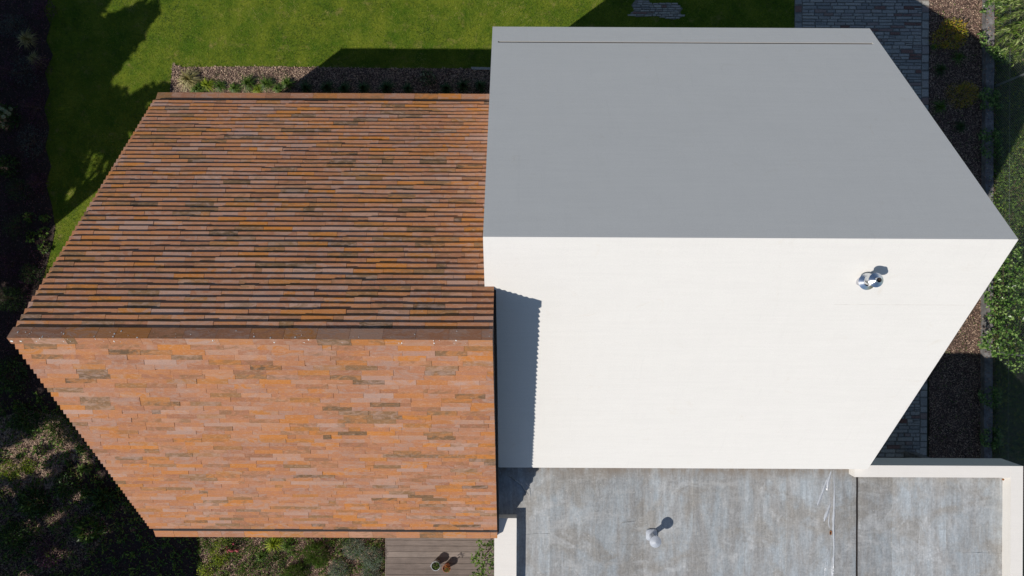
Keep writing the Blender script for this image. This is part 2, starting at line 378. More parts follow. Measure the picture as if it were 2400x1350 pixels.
M['crack'] = mat_simple('hairline_crack', (.66, .63, .585), .9)
yq = y_on(712, wS); mb = MB(); xa_ = P(1955, 712, wS(yq))[0]; xb_ = P(2262, 712, wS(yq))[0]
slab(mb, xa_, xb_, yq-.003, yq+.003, lambda y: wS(y)+.0015, .02); mb.build('plaster_joint', M['crack'], wroof)
# ------------------------------------------------------------------ brick house
bh = empty('tiled_house', ((BX0+BX1)/2, (BYn+BYs)/2, 0), 'gabled house covered in stepped brown and orange sandstone tiles, left half of the photo', 'house')
mb = MB(); prism(mb, BX0, BX1, BYn, BYr, BYs, ZE-.09, ZR-.09, .014); mb.build('wall', M['tile'], bh)
bN = lambda y: ZR-(y-BYr)*bmN
bS = lambda y: ZR-(BYr-y)*bmS
mb = MB(); prism(mb, BX0, BX1, BYn, BYr, BYs, ZE-.052, ZR-.052, .008, ZE-.5); broof = mb.build('roof', M['deckb'], bh)
def y_onb(px, pxy, fn):
    y = 0.
    for _ in range(60): y = .5*y+.5*P(px, pxy, fn(y))[1]
    return y
nCap = y_onb(600, 769, bN); nSlit = y_onb(700, 236.0, bN)
sCap = y_onb(600, 808.5, bS); sSlit = y_onb(700, 1240.0, bS)
TL = 78*U
tiles = []     # (score, kind, hexa verts, tint)
def tile_px(v):
    q = [proj(*v[i]) for i in (4, 5, 6, 7)]; a = 0
    for i in range(4): a += q[i][0]*q[(i+1) % 4][1]-q[(i+1) % 4][0]*q[i][1]
    cx = sum(p[0] for p in q)/4; cy = sum(p[1] for p in q)/4
    hid = bool(inpoly(np.array([cx]), np.array([cy]), WHITE_PX)[0]) and cy < 668
    return 0 if hid else abs(a)/2
def put(kind, x0, x1, yo, yi, ztop_o, ztop_i, th, s, jit=1.):
    g = .0011; x0 += g*random.random()*2; x1 -= g*random.random()*2
    dz = random.gauss(0, .0018)*jit; dy = random.gauss(0, .0024)*jit*s; dt = random.gauss(0, .0018)*jit; sk = random.gauss(0, .0022)*jit
    yo2 = yo+dy
    v = [(x0, yo2, ztop_o+dz-th), (x1, yo2+sk, ztop_o+dz-th+dt), (x1, yi, ztop_i-th), (x0, yi, ztop_i-th),
         (x0, yo2, ztop_o+dz), (x1, yo2+sk, ztop_o+dz+dt), (x1, yi, ztop_i+dz+dt), (x0, yi, ztop_i+dz)]
    if s > 0: v = [v[i] for i in (3, 2, 1, 0, 7, 6, 5, 4)]
    tiles.append((tile_px(v), kind, v, r3()))
def row_xs(x0, x1):
    xs = [x0]; x = x0 - random.random()*TL
    while True:
        x += TL*(random.gauss(1, .015) if random.random() > .10 else random.uniform(.25, .6))
        if x >= x1-.05: break
        if x > x0+.05: xs.append(x)
    return xs+[x1]
for s, fn, m, ycap, yslit in ((1, bN, bmN, nCap, nSlit), (-1, bS, bmS, sCap, sSlit)):
    n = 49; g = abs(yslit-ycap)/n
    for k in range(n):
        yo = yslit - s*g*k; q_ = .40 if s > 0 else .22
        over = .03
        zo = fn(yo)+.006
        xs = row_xs(BX0, BX1)
        for a, b in zip(xs[:-1], xs[1:]):
            put('roof_tile', a, b, yo, yo-s*(g+over), zo, zo+q_*m*(g+over), .066, s)
    # ridge caps
    xs = row_xs(BX0, BX1)
    for a, b in zip(xs[:-1], xs[1:]):
        put('ridge_tile', a, b, ycap-s*0.0, BYr+s*.001, fn(ycap)+.014, ZR+.014, .05, s, .35)
    # eave course
    ye = BYn if s > 0 else BYs; slot = (.026 if s > 0 else .034)
    xs = row_xs(BX0, BX1); ex0 = BX0+(.11 if s > 0 else .16); ex1 = BX1-.14
    y1 = yslit+s*slot
    for a, b in zip(xs[:-1], xs[1:]):
        put('eave_tile', a, b, ye, y1, fn(ye)-.004, fn(ye)-.004+.55*m*abs(ye-y1), .05, s, .4)
    for a, b in ((BX0, ex0), (ex1, BX1)):
        put('eave_tile', a, b, y1-s*.003, yslit-s*.03, fn(ye)+.03+.55*m*abs(ye-y1), fn(yslit)+.005, .05, s, .3)
    mb = MB(); mb.box(ex0, ex1, min(yslit-s*.02, y1+s*.004), max(yslit-s*.02, y1+s*.004), fn(ye)-.13, fn(yslit)-.042); mb.build('gutter_slot', M['slot'], broof)
tiles.sort(key=lambda t: -t[0]); cnt = {}; rest = {}
for sc_, kind, v, t in tiles:
    cnt[kind] = cnt.get(kind, 0)+1
    if cnt[kind] <= 300 and sc_ > 0:
        mb = MB(); mb.hexa(v, t); mb.build(kind, M['tile'], broof)
    else: rest.setdefault(kind, MB()).hexa(v, t)
for kind, mb in rest.items():
    o = mb.build(kind+'s', M['tile'], broof); o['kind'] = 'stuff'
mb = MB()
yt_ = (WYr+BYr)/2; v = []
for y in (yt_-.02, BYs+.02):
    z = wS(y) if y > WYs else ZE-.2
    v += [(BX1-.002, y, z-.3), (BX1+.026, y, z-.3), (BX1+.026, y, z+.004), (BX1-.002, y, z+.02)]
mb.add(v, [(0, 1, 2, 3), (7, 6, 5, 4), (0, 4, 5, 1), (1, 5, 6, 2), (2, 6, 7, 3)]); mb.build('shadow_gap_strip', M['soot_shade'], bh)  # black strip, its colour standing in for the shaded gap at the gable
# droppings on ridge
mb = MB()
for i in range(75):
    x = BX0+.02+(BX1-BX0-.05)*(random.random()**1.3); s = random.choice((1, -1)); d = abs(random.gauss(.0, .05))+.008
    y = BYr+s*d if s > 0 else BYr-min(d, .05); fn = bN if s > 0 else bS; z = fn(y)+.018; r = random.choice((.003, .004, .006, .009)) * (1.6 if x < BX0+.3 else 1)
    e = random.uniform(.6, 1.4); n = 8; ms = -bmN if s > 0 else bmS
    vs = [(x+r*e*math.cos(a), y+r*math.sin(a)/e, z+ms*r*math.sin(a)/e) for a in [2*math.pi*q/n for q in range(n)]]
    mb.add(vs+[(x, y, z+.003)], [(q, (q+1) % n, n) for q in range(n)])
o = mb.build('droppings', M['drop'], broof); o['kind'] = 'stuff'; o['label'] = 'white bird droppings speckled along the ridge tiles'

# ------------------------------------------------------------------ flat roof annex
ZP, ZF, ZB = H-14.35, H-14.60, H-15.0
ax = empty('flat_roof_annex', (P(1780, 1300, ZF)[0], P(1780, 1300, ZF)[1], 0), 'flat grey membrane roof with cream parapets below the white house', 'annex')
AX1 = P(2398, 1092, ZP)[0]; AYN = P(2210, 1091.5, ZP)[1]; AY0 = -8.5
AXL = P(1158.5, 1300, ZP)[0]; LX1 = P(1210.5, 1280, ZP)[0]; LYN = P(1185, 1214.5, ZP)[1]
IX = P(2369, 1200, ZP)[0]; IY = P(2200, 1119, ZP)[1]; NX0 = P(2003, 1105, ZP)[0]
mb = MB(); mb.box(AXL+.01, AX1-.01, AY0, min(AYN, WYs)-.004, ZB, ZF-.02); mb.box(WX0+.2, AX1-.01, min(AYN, WYs)-.2, AYN-.004, ZB+.003, ZF-.023)
mb.build('roof_slab', M['cream'], ax)
mb = MB()
mb.box(IX, AX1, AY0, AYN, ZB+.0015, ZP); mb.build('parapet', M['cream'], ax)
mb = MB(); mb.box(NX0, IX-.001, IY, AYN, ZB+.0025, ZP-.002); mb.build('parapet', M['cream'], ax)
mb = MB(); mb.box(AXL, LX1, AY0, LYN, ZB+.0015, ZP); mb.build('parapet', M['cream'], ax)
# a sloping cant strip inside the right parapet
cx = P(2349, 1200, ZF)[0]
mb = MB(); mb.add([(cx, AY0, ZF-.01), (IX+.001, AY0, ZF-.01), (IX+.001, AY0, ZP-.012), (cx, IY-.001, ZF-.01), (IX+.001, IY-.001, ZF-.01), (IX+.001, IY-.001, ZP-.012)],
              [(0, 1, 2), (3, 5, 4), (0, 2, 5, 3), (0, 3, 4, 1), (1, 4, 5, 2)]); mb.build('upstand', M['cream'], ax)
mb = MB(); mb.lathe([(.0, .004), (.018, .004), (.02, -.01)], 14, (P(2357, 1127, ZP)[0]+.02, P(2357, 1127, ZP)[1], ZP-.10)); mb.build('screw_cap', M['rust'], ax)
# membrane sheets with laps
bx = [1166, 1292, 1398, 1512, 1627, 1748, 1846, 1954, 2006]; bx2 = [2010.5, 2094, 2221, 2352]
def sheets(bs, ytop):
    for i in range(len(bs)-1):
        xa = P(bs[i], 1220, ZF)[0]-(.03 if i else 0); xb = P(bs[i+1], 1220, ZF)[0]
        nx, ny = 10, 60
        xs = np.linspace(xa, xb, nx); ys = np.linspace(AY0+.01, ytop, ny); X, Y = np.meshgrid(xs, ys)
        f = (X-xa)/(xb-xa); Z = ZF + .004 + .010*(1-f) + .0035*np.sin(X*9+Y*2.1+i)*np.sin(Y*3.7+i*2) + .003*np.sin(Y*11+X*17+i)
        V = np.stack([X.ravel(), Y.ravel(), Z.ravel()], 1); j = np.arange(nx-1)[None]+np.arange(ny-1)[:, None]*nx
        F = np.stack([j, j+1, j+nx+1, j+nx], -1).reshape(-1, 4); t = np.tile(RNG.random(3), (len(F), 1))
        n0 = len(V); top = V[::nx].copy(); side = top.copy(); side[:, 2] -= .012   # left lap edge drop
        V2 = np.vstack([V, top, side]); k = np.arange(ny-1)+n0; F2 = np.stack([k, k+1, k+ny+1, k+ny], 1)
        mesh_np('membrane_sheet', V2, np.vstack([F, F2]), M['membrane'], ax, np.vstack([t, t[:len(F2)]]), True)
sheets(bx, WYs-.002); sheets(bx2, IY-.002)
gx0, gx1 = P(2006, 1220, ZF)[0], P(2010.5, 1220, ZF)[0]
mb = MB(); mb.box(gx0-.01, gx1+.01, AY0, IY-.003, ZF-.019, ZF-.012); mb.build('expansion_joint', M['slot'], ax)
# wrinkles: low rounded ridges of foil
def wrinkle(pts, w, h, mat='foil', name='wrinkle'):
    vs = []; fs = []; n = 7; pts = [Vector((*P(a, b, ZF), 0)) for a, b in pts]
    # resample
    rs = []
    for a, b in zip(pts[:-1], pts[1:]):
        for q in range(6): rs.append(a.lerp(b, q/6))
    rs.append(pts[-1])
    for i, p in enumerate(rs):
        d = (rs[min(i+1, len(rs)-1)]-rs[max(i-1, 0)]).normalized(); nn = Vector((-d.y, d.x, 0)); e = math.sin(math.pi*min(1, max(0, (i+.3)/(len(rs)-.4))))**.5
        ww = w*(.7+.5*random.random())*max(.15, e); hh = h*(.7+.5*random.random())*max(.1, e)
        for q in range(n):
            u = -1+2*q/(n-1); pp = p+nn*ww*u; vs.append((pp.x, pp.y, ZF+.006+hh*(math.cos(u*math.pi)+1)/2))
    for i in range(len(rs)-1):
        for q in range(n-1): fs.append((i*n+q, i*n+q+1, (i+1)*n+q+1, (i+1)*n+q)[::-1])
    mb = MB(); mb.add(vs, fs); mb.build(name, M[mat], ax, True)
wrinkle([(1954, 1101), (1955, 1160), (1953, 1230), (1954, 1290), (1951, 1350), (1950, 1420)], .03, .03)
wrinkle([(1948, 1104), (1941, 1128), (1938, 1150)], .025, .018)
wrinkle([(1946, 1180), (1941, 1195), (1933, 1215), (1931, 1222)], .03, .022)
wrinkle([(1940, 1120), (1925, 1160), (1915, 1185)], .025, .012)
wrinkle([(1944, 1200), (1942, 1225), (1944, 1238)], .012, .016)
wrinkle([(1943, 1290), (1935, 1320), (1930, 1370)], .012, .010)
wrinkle([(1183, 1112), (1200, 1120), (1222, 1136), (1238, 1160)], .022, .026, 'membrane')
wrinkle([(1230, 1130), (1241, 1145), (1243, 1166)], .02, .014, 'membrane')
wrinkle([(1170, 1100), (1174, 1112)], .012, .02, 'foil')
wrinkle([(1206, 1170), (1214, 1190), (1226, 1204)], .018, .012, 'membrane')
wrinkle([(1410, 1274), (1450, 1276), (1495, 1277)], .007, .008, 'membrane', 'lap_seam')
wrinkle([(1225, 1254), (1260, 1250), (1300, 1251)], .008, .008, 'membrane', 'lap_seam')
wrinkle([(2228, 1296), (2290, 1295), (2346, 1297)], .008, .009, 'membrane', 'lap_seam')
wrinkle([(1448, 1232), (1460, 1224), (1475, 1223), (1490, 1221)], .012, .016, 'membrane')
# walls under the slab, set back
mb = MB(); mb.box(AXL+1.2, AX1-3.2, AY0+.2, WYs-.5, 0, ZB-.003); mb.build('wall', M['plaster'], ax)
mb = MB(); mb.box(AX1-.5, AX1-.32, AYN-.6, AYN-.42, 0, ZB-.003); mb.build('support_post', M['concrete'], ax)
# rusty hole on the foil seam
hx, hy = P(1946, 1248, ZF); o = None
mb = MB(); mb.lathe([(.045, 0), (.04, .012), (.03, .006), (.001, .004)], 14, (0, 0, 0)); v = [(hx+a*.45, hy+b, ZF+.012+c) for a, b, c in mb.v]; mb.v = v
mb.build('rusty_spot', M['rust'], ax); mb = MB(); mb.lathe([(.0, .022), (.022, .022), (.024, .01)], 12); mb.v = [(hx-.004+a*.45, hy-.004+b, ZF+c) for a, b, c in mb.v]; mb.build('dark_hole', M['soot_shade'], ax)

# ------------------------------------------------------------------ steel chimney on the white roof
zc = wS(P(2019, 657, 7.1)[1]); bxc, byc = P(2022, 657, zc)
ch = empty('steel_chimney', (bxc, byc, zc), 'shiny steel flue with two conical collars on the white roof slope', 'chimney')
mb = MB(); mb.lathe([(.062, -.12), (.062, .30), (.056, .30), (.056, .2)], 32, (bxc, byc, zc)); mb.build('pipe', M['steel'], ch, True)
nrm = Vector((0, -wmS, 1)).normalized()
mb = MB(); mb.lathe([(.095, -.05), (.085, .012), (.064, .09)], 32, (bxc, byc, zc), axis=(0, -.35, 1)); mb.build('roof_flashing', M['lead'], ch, True)
mb = MB(); mb.lathe([(.112, .143), (.116, .146), (.061, .186), (.060, .184)], 40, (bxc, byc, zc), axis=(-.04, -.12, 1)); mb.build('storm_collar', M['steel'], ch, True)
mb = MB(); mb.lathe([(.094, .385), (.098, .388), (.036, .426), (.034, .424)], 40, (bxc, byc, zc)); mb.build('rain_cowl', M['steel'], ch, True)
mb = MB(); mb.lathe([(.034, .42), (.034, .475), (.030, .475), (.030, .42)], 24, (bxc, byc, zc)); mb.build('outlet', M['steel'], ch, True)
mb = MB(); mb.lathe([(.030, .445), (.0, .44)], 24, (bxc, byc, zc)); mb.build('soot_plug', M['soot_shade'], ch)
mb = MB(); mb.lathe([(.05, .29), (.05, .39)], 24, (bxc, byc, zc)); mb.build('neck', M['steel'], ch, True)
# ------------------------------------------------------------------ vent on flat roof
vx, vy = P(1526.4, 1252.5, ZF)
ve = empty('roof_vent', (vx, vy, ZF), 'pale grey vent pipe with round cone cap on the flat grey roof', 'vent')
mb = MB(); n = 28; vs = []; 
prof = [(.108, .006), (.106, .045), (.098, .05), (.06, .085), (.052, .09)]
for r, z in prof:
    for i in range(n):
        a = 2*math.pi*i/n; e = max(.05, 1-(z-.006)/.05); k = 1/((abs(math.cos(a))**(2+6*e)+abs(math.sin(a))**(2+6*e))**(1/(2+6*e)))
        vs.append((vx+r*k*math.cos(a), vy+r*k*math.sin(a), ZF+z))
mb.add(vs, [(k*n+i, k*n+(i+1) % n, (k+1)*n+(i+1) % n, (k+1)*n+i) for k in range(len(prof)-1) for i in range(n)]); mb.build('base_flashing', M['galv'], ve, True)
mb = MB(); mb.lathe([(.05, .07), (.05, .42)], 28, (vx, vy, ZF)); mb.build('pipe', M['galv'], ve, True)
mb = MB(); mb.lathe([(.104, .405), (.108, .41), (.108, .43), (.07, .458), (.002, .487)], 36, (vx, vy, ZF)); mb.build('cap', M['galv'], ve, True)

# ------------------------------------------------------------------ generic leaf scatter
def leaf_mesh(name, C, D, Nn, Ln, Wd, mat, parent=None, curl=.15, tint=None, loc=None):
    """C base points, D unit direction, Nn normal, Ln, Wd arrays -> kite shaped leaves of two triangles each"""
    n = len(C); S = np.cross(D, Nn); S /= np.linalg.norm(S, axis=1, keepdims=True)+1e-9
    Ln = np.broadcast_to(np.asarray(Ln, float), (n,))[:, None]; Wd = np.broadcast_to(np.asarray(Wd, float), (n,))[:, None]
    a = C; tip = C+D*Ln-Nn*Ln*curl; mid = C+D*Ln*.45+Nn*Ln*curl*.2
    l = mid+S*Wd*.5+Nn*Wd*.15; r = mid-S*Wd*.5+Nn*Wd*.15
    V = np.stack([a, r, tip, l], 1).reshape(-1, 3); i = np.arange(n)*4
    F = np.concatenate([np.stack([i, i+1, i+2], 1), np.stack([i, i+2, i+3], 1)])
    if tint is None: tint = RNG.random(n)
    T = np.stack([tint, tint, tint], 1); T = np.vstack([T, T])
    return mesh_np(name, V, F, mat, parent, T, loc=loc)
def unit(v): return v/(np.linalg.norm(v, axis=1, keepdims=True)+1e-9)
def rdir(n): return unit(RNG.normal(size=(n, 3)))

def tuft(name, px, py, rpx, mat, label, cat='grass clump', group=None, n=170, h=None, w=.009, z=0.02):
    x, y = P(px, py, z+.15); r = rpx*1.3*17.6/FPX; h = h or r*.9
    o = empty(name, (x, y, z), label, cat, group)
    a = RNG.random(n)*2*math.pi; el = RNG.uniform(.1, 1.0, n)**.7; ln = r*RNG.uniform(.6, 1.15, n)
    base = np.stack([x+np.cos(a)*r*.12*RNG.random(n), y+np.sin(a)*r*.12*RNG.random(n), np.full(n, z)], 1)
    # two segment arching blades
    V = []; F = []; T = []; out = np.stack([np.cos(a), np.sin(a), 0*a], 1); sd = np.stack([-np.sin(a), np.cos(a), 0*a], 1)
    w_ = w*RNG.uniform(.7, 1.4, n)[:, None]; up = np.array([0, 0, 1.])
    e = el[:, None]; l = ln[:, None]
    p0 = base; p1 = base+out*l*.45*e+up*h*.75*(1.15-.6*e); p2 = base+out*l*e+up*h*(1.1-.95*e)*.8
    V = np.stack([p0-sd*w_/2, p0+sd*w_/2, p1+sd*w_*.45, p1-sd*w_*.45, p2], 1).reshape(-1, 3); i = np.arange(n)*5
    F = np.concatenate([np.stack([i, i+1, i+2], 1), np.stack([i, i+2, i+3], 1), np.stack([i+3, i+2, i+4], 1)])
    t = RNG.random(n); T = np.stack([t, t, t], 1); T = np.vstack([T, T, T])
    mesh_np('blades', V, F, mat, o, T); return o
def dome_points(n, x, y, z, rx, ry, h, shell=.55, lump=0):
    d = rdir(n); d[:, 2] = np.abs(d[:, 2]); r = shell+(1-shell)*RNG.random(n)**.6
    if lump:
        k = rdir(lump); k[:, 2] = np.abs(k[:, 2]); c = (d @ k.T).max(1); r = r*(.62+.38*np.clip((c-.75)/.25, 0, 1)**.5)
    return np.stack([x+d[:, 0]*r*rx, y+d[:, 1]*r*ry, z+d[:, 2]*r*h+.01], 1), d
def shrub(name, px, py, rpx, mat, label, cat='shrub', group=None, n=700, h=.4, ls=.04, lw=.5, z=0.02, lump=14, aspect=1., stems=6, foliage='foliage', flowers=None):
    zz = z+h*.5; x, y = P(px, py, zz); r = rpx*(H-zz)/FPX; o = empty(name, (x, y, z), label, cat, group)
    C, d = dome_points(n, x, y, z, r*aspect, r/aspect, h, .35, lump)
    D = unit(d+rdir(n)*.8); Nn = unit(np.cross(D, rdir(n))); Nn[Nn[:, 2] < 0] *= -1
    ln = ls*RNG.uniform(.6, 1.3, n); leaf_mesh(foliage, C, D, Nn, ln, ln*lw, mat, o)
    mb = MB()
    for i in range(stems):
        a = random.random()*6.28; q = random.uniform(.3, .8)
        mb.tube([(x, y, z-.02), (x+math.cos(a)*r*q*.4, y+math.sin(a)*r*q*.4, z+h*.4), (x+math.cos(a)*r*q, y+math.sin(a)*r*q, z+h*.8)], .008, .003, 5)
    mb.build('stem', M['stem'], o)
    if flowers:
        fm, fn_, fs = flowers
        for i in range(fn_):
            d = Vector((random.gauss(0, 1), random.gauss(0, 1), abs(random.gauss(0, 1))+.6)).normalized(); c = (x+d.x*r*.8, y+d.y*r*.8, z+d.z*h*.9+fs*.5)
            C = np.array([c]*60)+rdir(60)*fs*.8; D = unit(C-np.array(c)); leaf_mesh('flower_head', C, unit(np.cross(D, rdir(60))), D, fs*.8, fs*.7, M[fm], o)
    return o

# ------------------------------------------------------------------ stone path and pad
def stones(parent, x0, x1, y0, y1, rowh, lavg, zt, limit=300, border=.17, keep=None, seed=1):
    rnd = random.Random(seed); out = []
    def st(xa, xb, ya, yb, t):
        g = .006; j = lambda: rnd.uniform(-.007, .007); zt2 = zt+rnd.uniform(-.006, .008)
        b = [(xa+g+j(), ya+g+j()), (xb-g+j(), ya+g+j()), (xb-g+j(), yb-g+j()), (xa+g+j(), yb-g+j())]
        cx = sum(p[0] for p in b)/4; cy = sum(p[1] for p in b)/4
        tp = [(x*.92+cx*.08, y*.86+cy*.14, zt2+rnd.uniform(-.003, .003)) for x, y in b]
        out.append((cx, cy, [(x, y, zt-.05) for x, y in b]+tp, t))
    y = y0
    while y < y1:
        h = rowh*rnd.uniform(.75, 1.3); xa = x0+border
        while xa < x1-border-.04:
            l = lavg*rnd.uniform(.5, 1.6); xb = min(xa+l, x1-border)
            if x1-border-xb < .08: xb = x1-border
            if rnd.random() < .16 and h > rowh: st(xa, xb, y, y+h/2, (rnd.random(), 0, 0)); st(xa, xb, y+h/2, y+h, (rnd.random(), 0, 0))
            else: st(xa, xb, y, y+h, (rnd.random(), rnd.random(), 0))
            xa = xb
        y += h
    if border:
        for xs in (x0, x1-border):
            y = y0
            while y < y1:
                h = rnd.uniform(.12, .22); st(xs, xs+border, y, y+h, (rnd.random(), 0, 0)); y += h
    if keep: out = [o for o in out if keep(o[0], o[1])]
    vis = [o for o in out if seen(np.array(o[0]), np.array(o[1]), 0., 20)]; hid = [o for o in out if not seen(np.array(o[0]), np.array(o[1]), 0., 20)]
    vis.sort(key=lambda o: -abs(o[2][1][0]-o[2][0][0])); 
    for cx, cy, v, t in vis[:limit]:
        mb = MB(); mb.hexa(v, t); mb.build('stone', M['stone'], parent)
    hid += vis[limit:]
    if hid:
        mb = MB()
        for cx, cy, v, t in hid: mb.hexa(v, t)
        o = mb.build('stones', M['stone'], parent); o['kind'] = 'stuff'
    print('stones', len(vis), len(hid))
path = sheet('path', [(PX0, -10), (PX1, -10), (PX1, 10.5), (PX0, 10.5)], .008, M['joint'])
stones(path, PX0, PX1, -7.5, 9.2, .078, .25, .022)
PADP = [(1490, -1), (1521, 1), (1524, 9), (1566, 6), (1588, 10), (1600, 20), (1594, 28), (1598, 40), (1582, 46), (1562, 44), (1540, 38), (1492, 40), (1477, 36), (1478, 30), (1486, 25), (1480, 12)]
pa = P(1470, 50); pb = P(1606, -8)
pad = sheet('stone_pad', [P(*q) for q in PADP], .006, M['joint'])
stones(pad, pa[0], pb[0], pa[1], pb[1], .052, .15, .022, border=0, seed=5, keep=lambda x, y: bool(inpoly(np.array([proj(x, y, 0)[0]]), np.array([proj(x, y, 0)[1]]), PADP)[0]))

# ------------------------------------------------------------------ mulch beds
def bump_z(X, Y): return .018+.012*np.sin(X*3.1+Y*1.7)*np.sin(Y*2.3-X*.8)+.006*np.sin(X*11)*np.sin(Y*9)
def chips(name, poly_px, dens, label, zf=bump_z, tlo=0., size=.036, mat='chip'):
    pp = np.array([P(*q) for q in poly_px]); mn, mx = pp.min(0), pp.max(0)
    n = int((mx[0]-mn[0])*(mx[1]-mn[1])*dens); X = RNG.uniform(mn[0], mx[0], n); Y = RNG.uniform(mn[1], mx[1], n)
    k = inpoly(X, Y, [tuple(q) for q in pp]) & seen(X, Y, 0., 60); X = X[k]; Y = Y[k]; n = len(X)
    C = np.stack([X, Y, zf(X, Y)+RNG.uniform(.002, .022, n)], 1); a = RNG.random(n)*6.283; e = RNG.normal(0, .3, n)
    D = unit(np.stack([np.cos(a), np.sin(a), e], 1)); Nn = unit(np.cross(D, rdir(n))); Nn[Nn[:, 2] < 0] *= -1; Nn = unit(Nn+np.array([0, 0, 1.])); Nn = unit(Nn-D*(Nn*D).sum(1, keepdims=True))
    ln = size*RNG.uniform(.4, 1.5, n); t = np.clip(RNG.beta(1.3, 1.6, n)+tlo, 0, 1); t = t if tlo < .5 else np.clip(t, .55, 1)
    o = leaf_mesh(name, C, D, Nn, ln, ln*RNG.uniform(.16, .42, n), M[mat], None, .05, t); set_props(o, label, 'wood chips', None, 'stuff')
def bed(poly_px, z=.012):
    pts = [P(*q) for q in poly_px]; o = sheet('mulch_bed', pts, z, M['soil']); return o
NB = [(405, 150), (430, 158), (600, 156), (900, 160), (1170, 161), (1170, 262), (405, 262), (398, 220)]
EB = [(2177, -120), (2300, -120), (2300, 1500), (2177, 1500)]
WB = [(-260, -200), (118, -200), (108, -60), (122, -20), (104, 25), (119, 60), (109, 95), (125, 130), (106, 170), (118, 215), (104, 255), (117, 300), (107, 345), (121, 390), (108, 430), (122, 480), (130, 530), (124, 570), (105, 640), (95, 700), (130, 800), (160, 900), (250, 1010), (330, 1130), (380, 1215), (462, 1235), (468, 1360), (470, 1560), (-260, 1560)]
SB = [(468, 1190), (903, 1190), (903, 1560), (472, 1560), (470, 1300)]
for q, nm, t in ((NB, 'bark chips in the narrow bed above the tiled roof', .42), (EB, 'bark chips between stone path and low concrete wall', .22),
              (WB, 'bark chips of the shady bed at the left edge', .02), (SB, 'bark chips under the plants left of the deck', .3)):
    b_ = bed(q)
    if q is WB: b_.data.materials[0] = M['humus']; b_['label'] = 'humus soil of the left bed, coloured darker for its shade'
    chips('wood_chips', q, 3200 if q is not WB else 800, nm, tlo=t if q is not WB else -.2)  # left-bed chips tinted darker, shade put into their colour
chips('wood_chips', [(-20, 985), (60, 960), (140, 975), (215, 1030), (225, 1090), (160, 1075), (130, 1140), (60, 1150), (-20, 1140)], 4200, 'bark chips tinted paler for the sun patch of the lower left bed', tlo=.5, size=.045)  # sunlight put into the paler chip colour
chips('wood_chips', [(-20, 1140), (160, 1100), (230, 1180), (260, 1240), (190, 1330), (60, 1350), (-20, 1350)], 2600, 'bark chips tinted paler for small sun flecks in the bottom left of the bed', tlo=.3, size=.042)  # chips lightened here in colour for the sun flecks
sheet('rough_ground', [(KX1, -14), (KX1+9, -14), (KX1+9, 14), (KX1, 14)], .004, mat_simple('rough_grass_soil', (.075, .075, .03), .95, 0, .5, 8, .6, 40))
sheet('stepping_stone', [P(1104, 158), P(1150, 159), P(1150, 165), P(1106, 164)], .045, M['stone'])

# ------------------------------------------------------------------ lawn blades
def lawn_blades():
    n = 620000; X = RNG.uniform(BEDX-.2, PX0, n); Y = RNG.uniform(-7.2, 7.2, n); pxx, pyy = proj(X, Y, 0)
    k = seen(X, Y, 0., 40) & ~inpoly(pxx, pyy, NB) & ~inpoly(pxx, pyy, WB) & ~inpoly(pxx, pyy, SB) & ~inpoly(pxx, pyy, PADP) & ~((pxx > 895) & (pyy > 1100))
    X, Y = X[k], Y[k]; n = len(X)
    pn = (np.sin(X*2.1+1.3*np.sin(Y*1.7))*np.sin(Y*2.9+np.sin(X*3.3))+.6*np.sin(X*7.3+Y*2.2)*np.sin(Y*8.1-X*1.9)+.5*np.sin(X*17+2*np.sin(Y*9))*np.sin(Y*19+X*3))*.22
    t = np.clip(RNG.beta(2.2, 2.4, n)+pn, 0, .94); dc = np.stack([RNG.uniform(BEDX, PX0, 70), RNG.uniform(4.2, 7.2, 70)], 1); dr = RNG.uniform(.05, .16, 70)
    dd = np.zeros(n)
    for (qx, qy), rr in zip(dc, dr): dd = np.maximum(dd, np.exp(-((X-qx)**2+(Y-qy)**2)/rr**2))
    dry = RNG.random(n) < np.clip(.02+.55*dd, 0, 1); t[dry] = RNG.uniform(.93, 1, dry.sum())
    a = RNG.random(n)*6.283; e = RNG.uniform(.25, 1.3, n); D = unit(np.stack([np.cos(a), np.sin(a), e], 1))
    Nn = unit(np.cross(D, np.stack([-np.sin(a), np.cos(a), 0*a], 1))); Nn[Nn[:, 2] < 0] *= -1
    ln = RNG.uniform(.03, .06, n); S = np.cross(D, Nn); C = np.stack([X, Y, np.zeros(n)], 1); w = RNG.uniform(.004, .008, n)[:, None]
    V = np.stack([C-S*w/2, C+S*w/2, C+D*ln[:, None]], 1).reshape(-1, 3); F = np.arange(n*3).reshape(-1, 3)
    o = mesh_np('grass', V, F, M['blade'], None, np.stack([t, t, t], 1)); set_props(o, 'mown green lawn grass behind and beside the houses', 'grass', None, 'stuff'); print('blades', n)
lawn_blades()

# ------------------------------------------------------------------ deck
ZD = .12
dk = empty('wooden_deck', (P(1030, 1320, ZD)[0], P(1030, 1320, ZD)[1], 0), 'grey weathered board deck with two pots, below the tiled roof', 'deck')
dx0 = P(905.5, 1300, ZD)[0]; dx1 = AXL-.02; pitch = 13.55*(H-ZD)/FPX; yb = P(1030, 1279.8, ZD)[1]
k = 0
for i in range(-3, 17):
    yt = yb+pitch*(-i); 
    if yt < -8.3: break
    mb = MB(); g = .0035
    mb.box(dx0, dx1, yt-pitch+g, yt-g, ZD-.028, ZD+random.uniform(-.001, .001), (random.random(), random.random(), 0)); mb.build('board', M['wood'], dk)
mb = MB(); mb.box(dx0-.022, dx0-.002, -8.3, yb+pitch*3, 0, ZD+.004, (.9, .2, 0)); mb.build('edge_trim', M['wood'], dk)
mb = MB(); mb.box(dx0+.01, dx1-.01, -8.3, yb+pitch*3, 0, ZD-.06); mb.build('subframe', M['deckb'], dk)
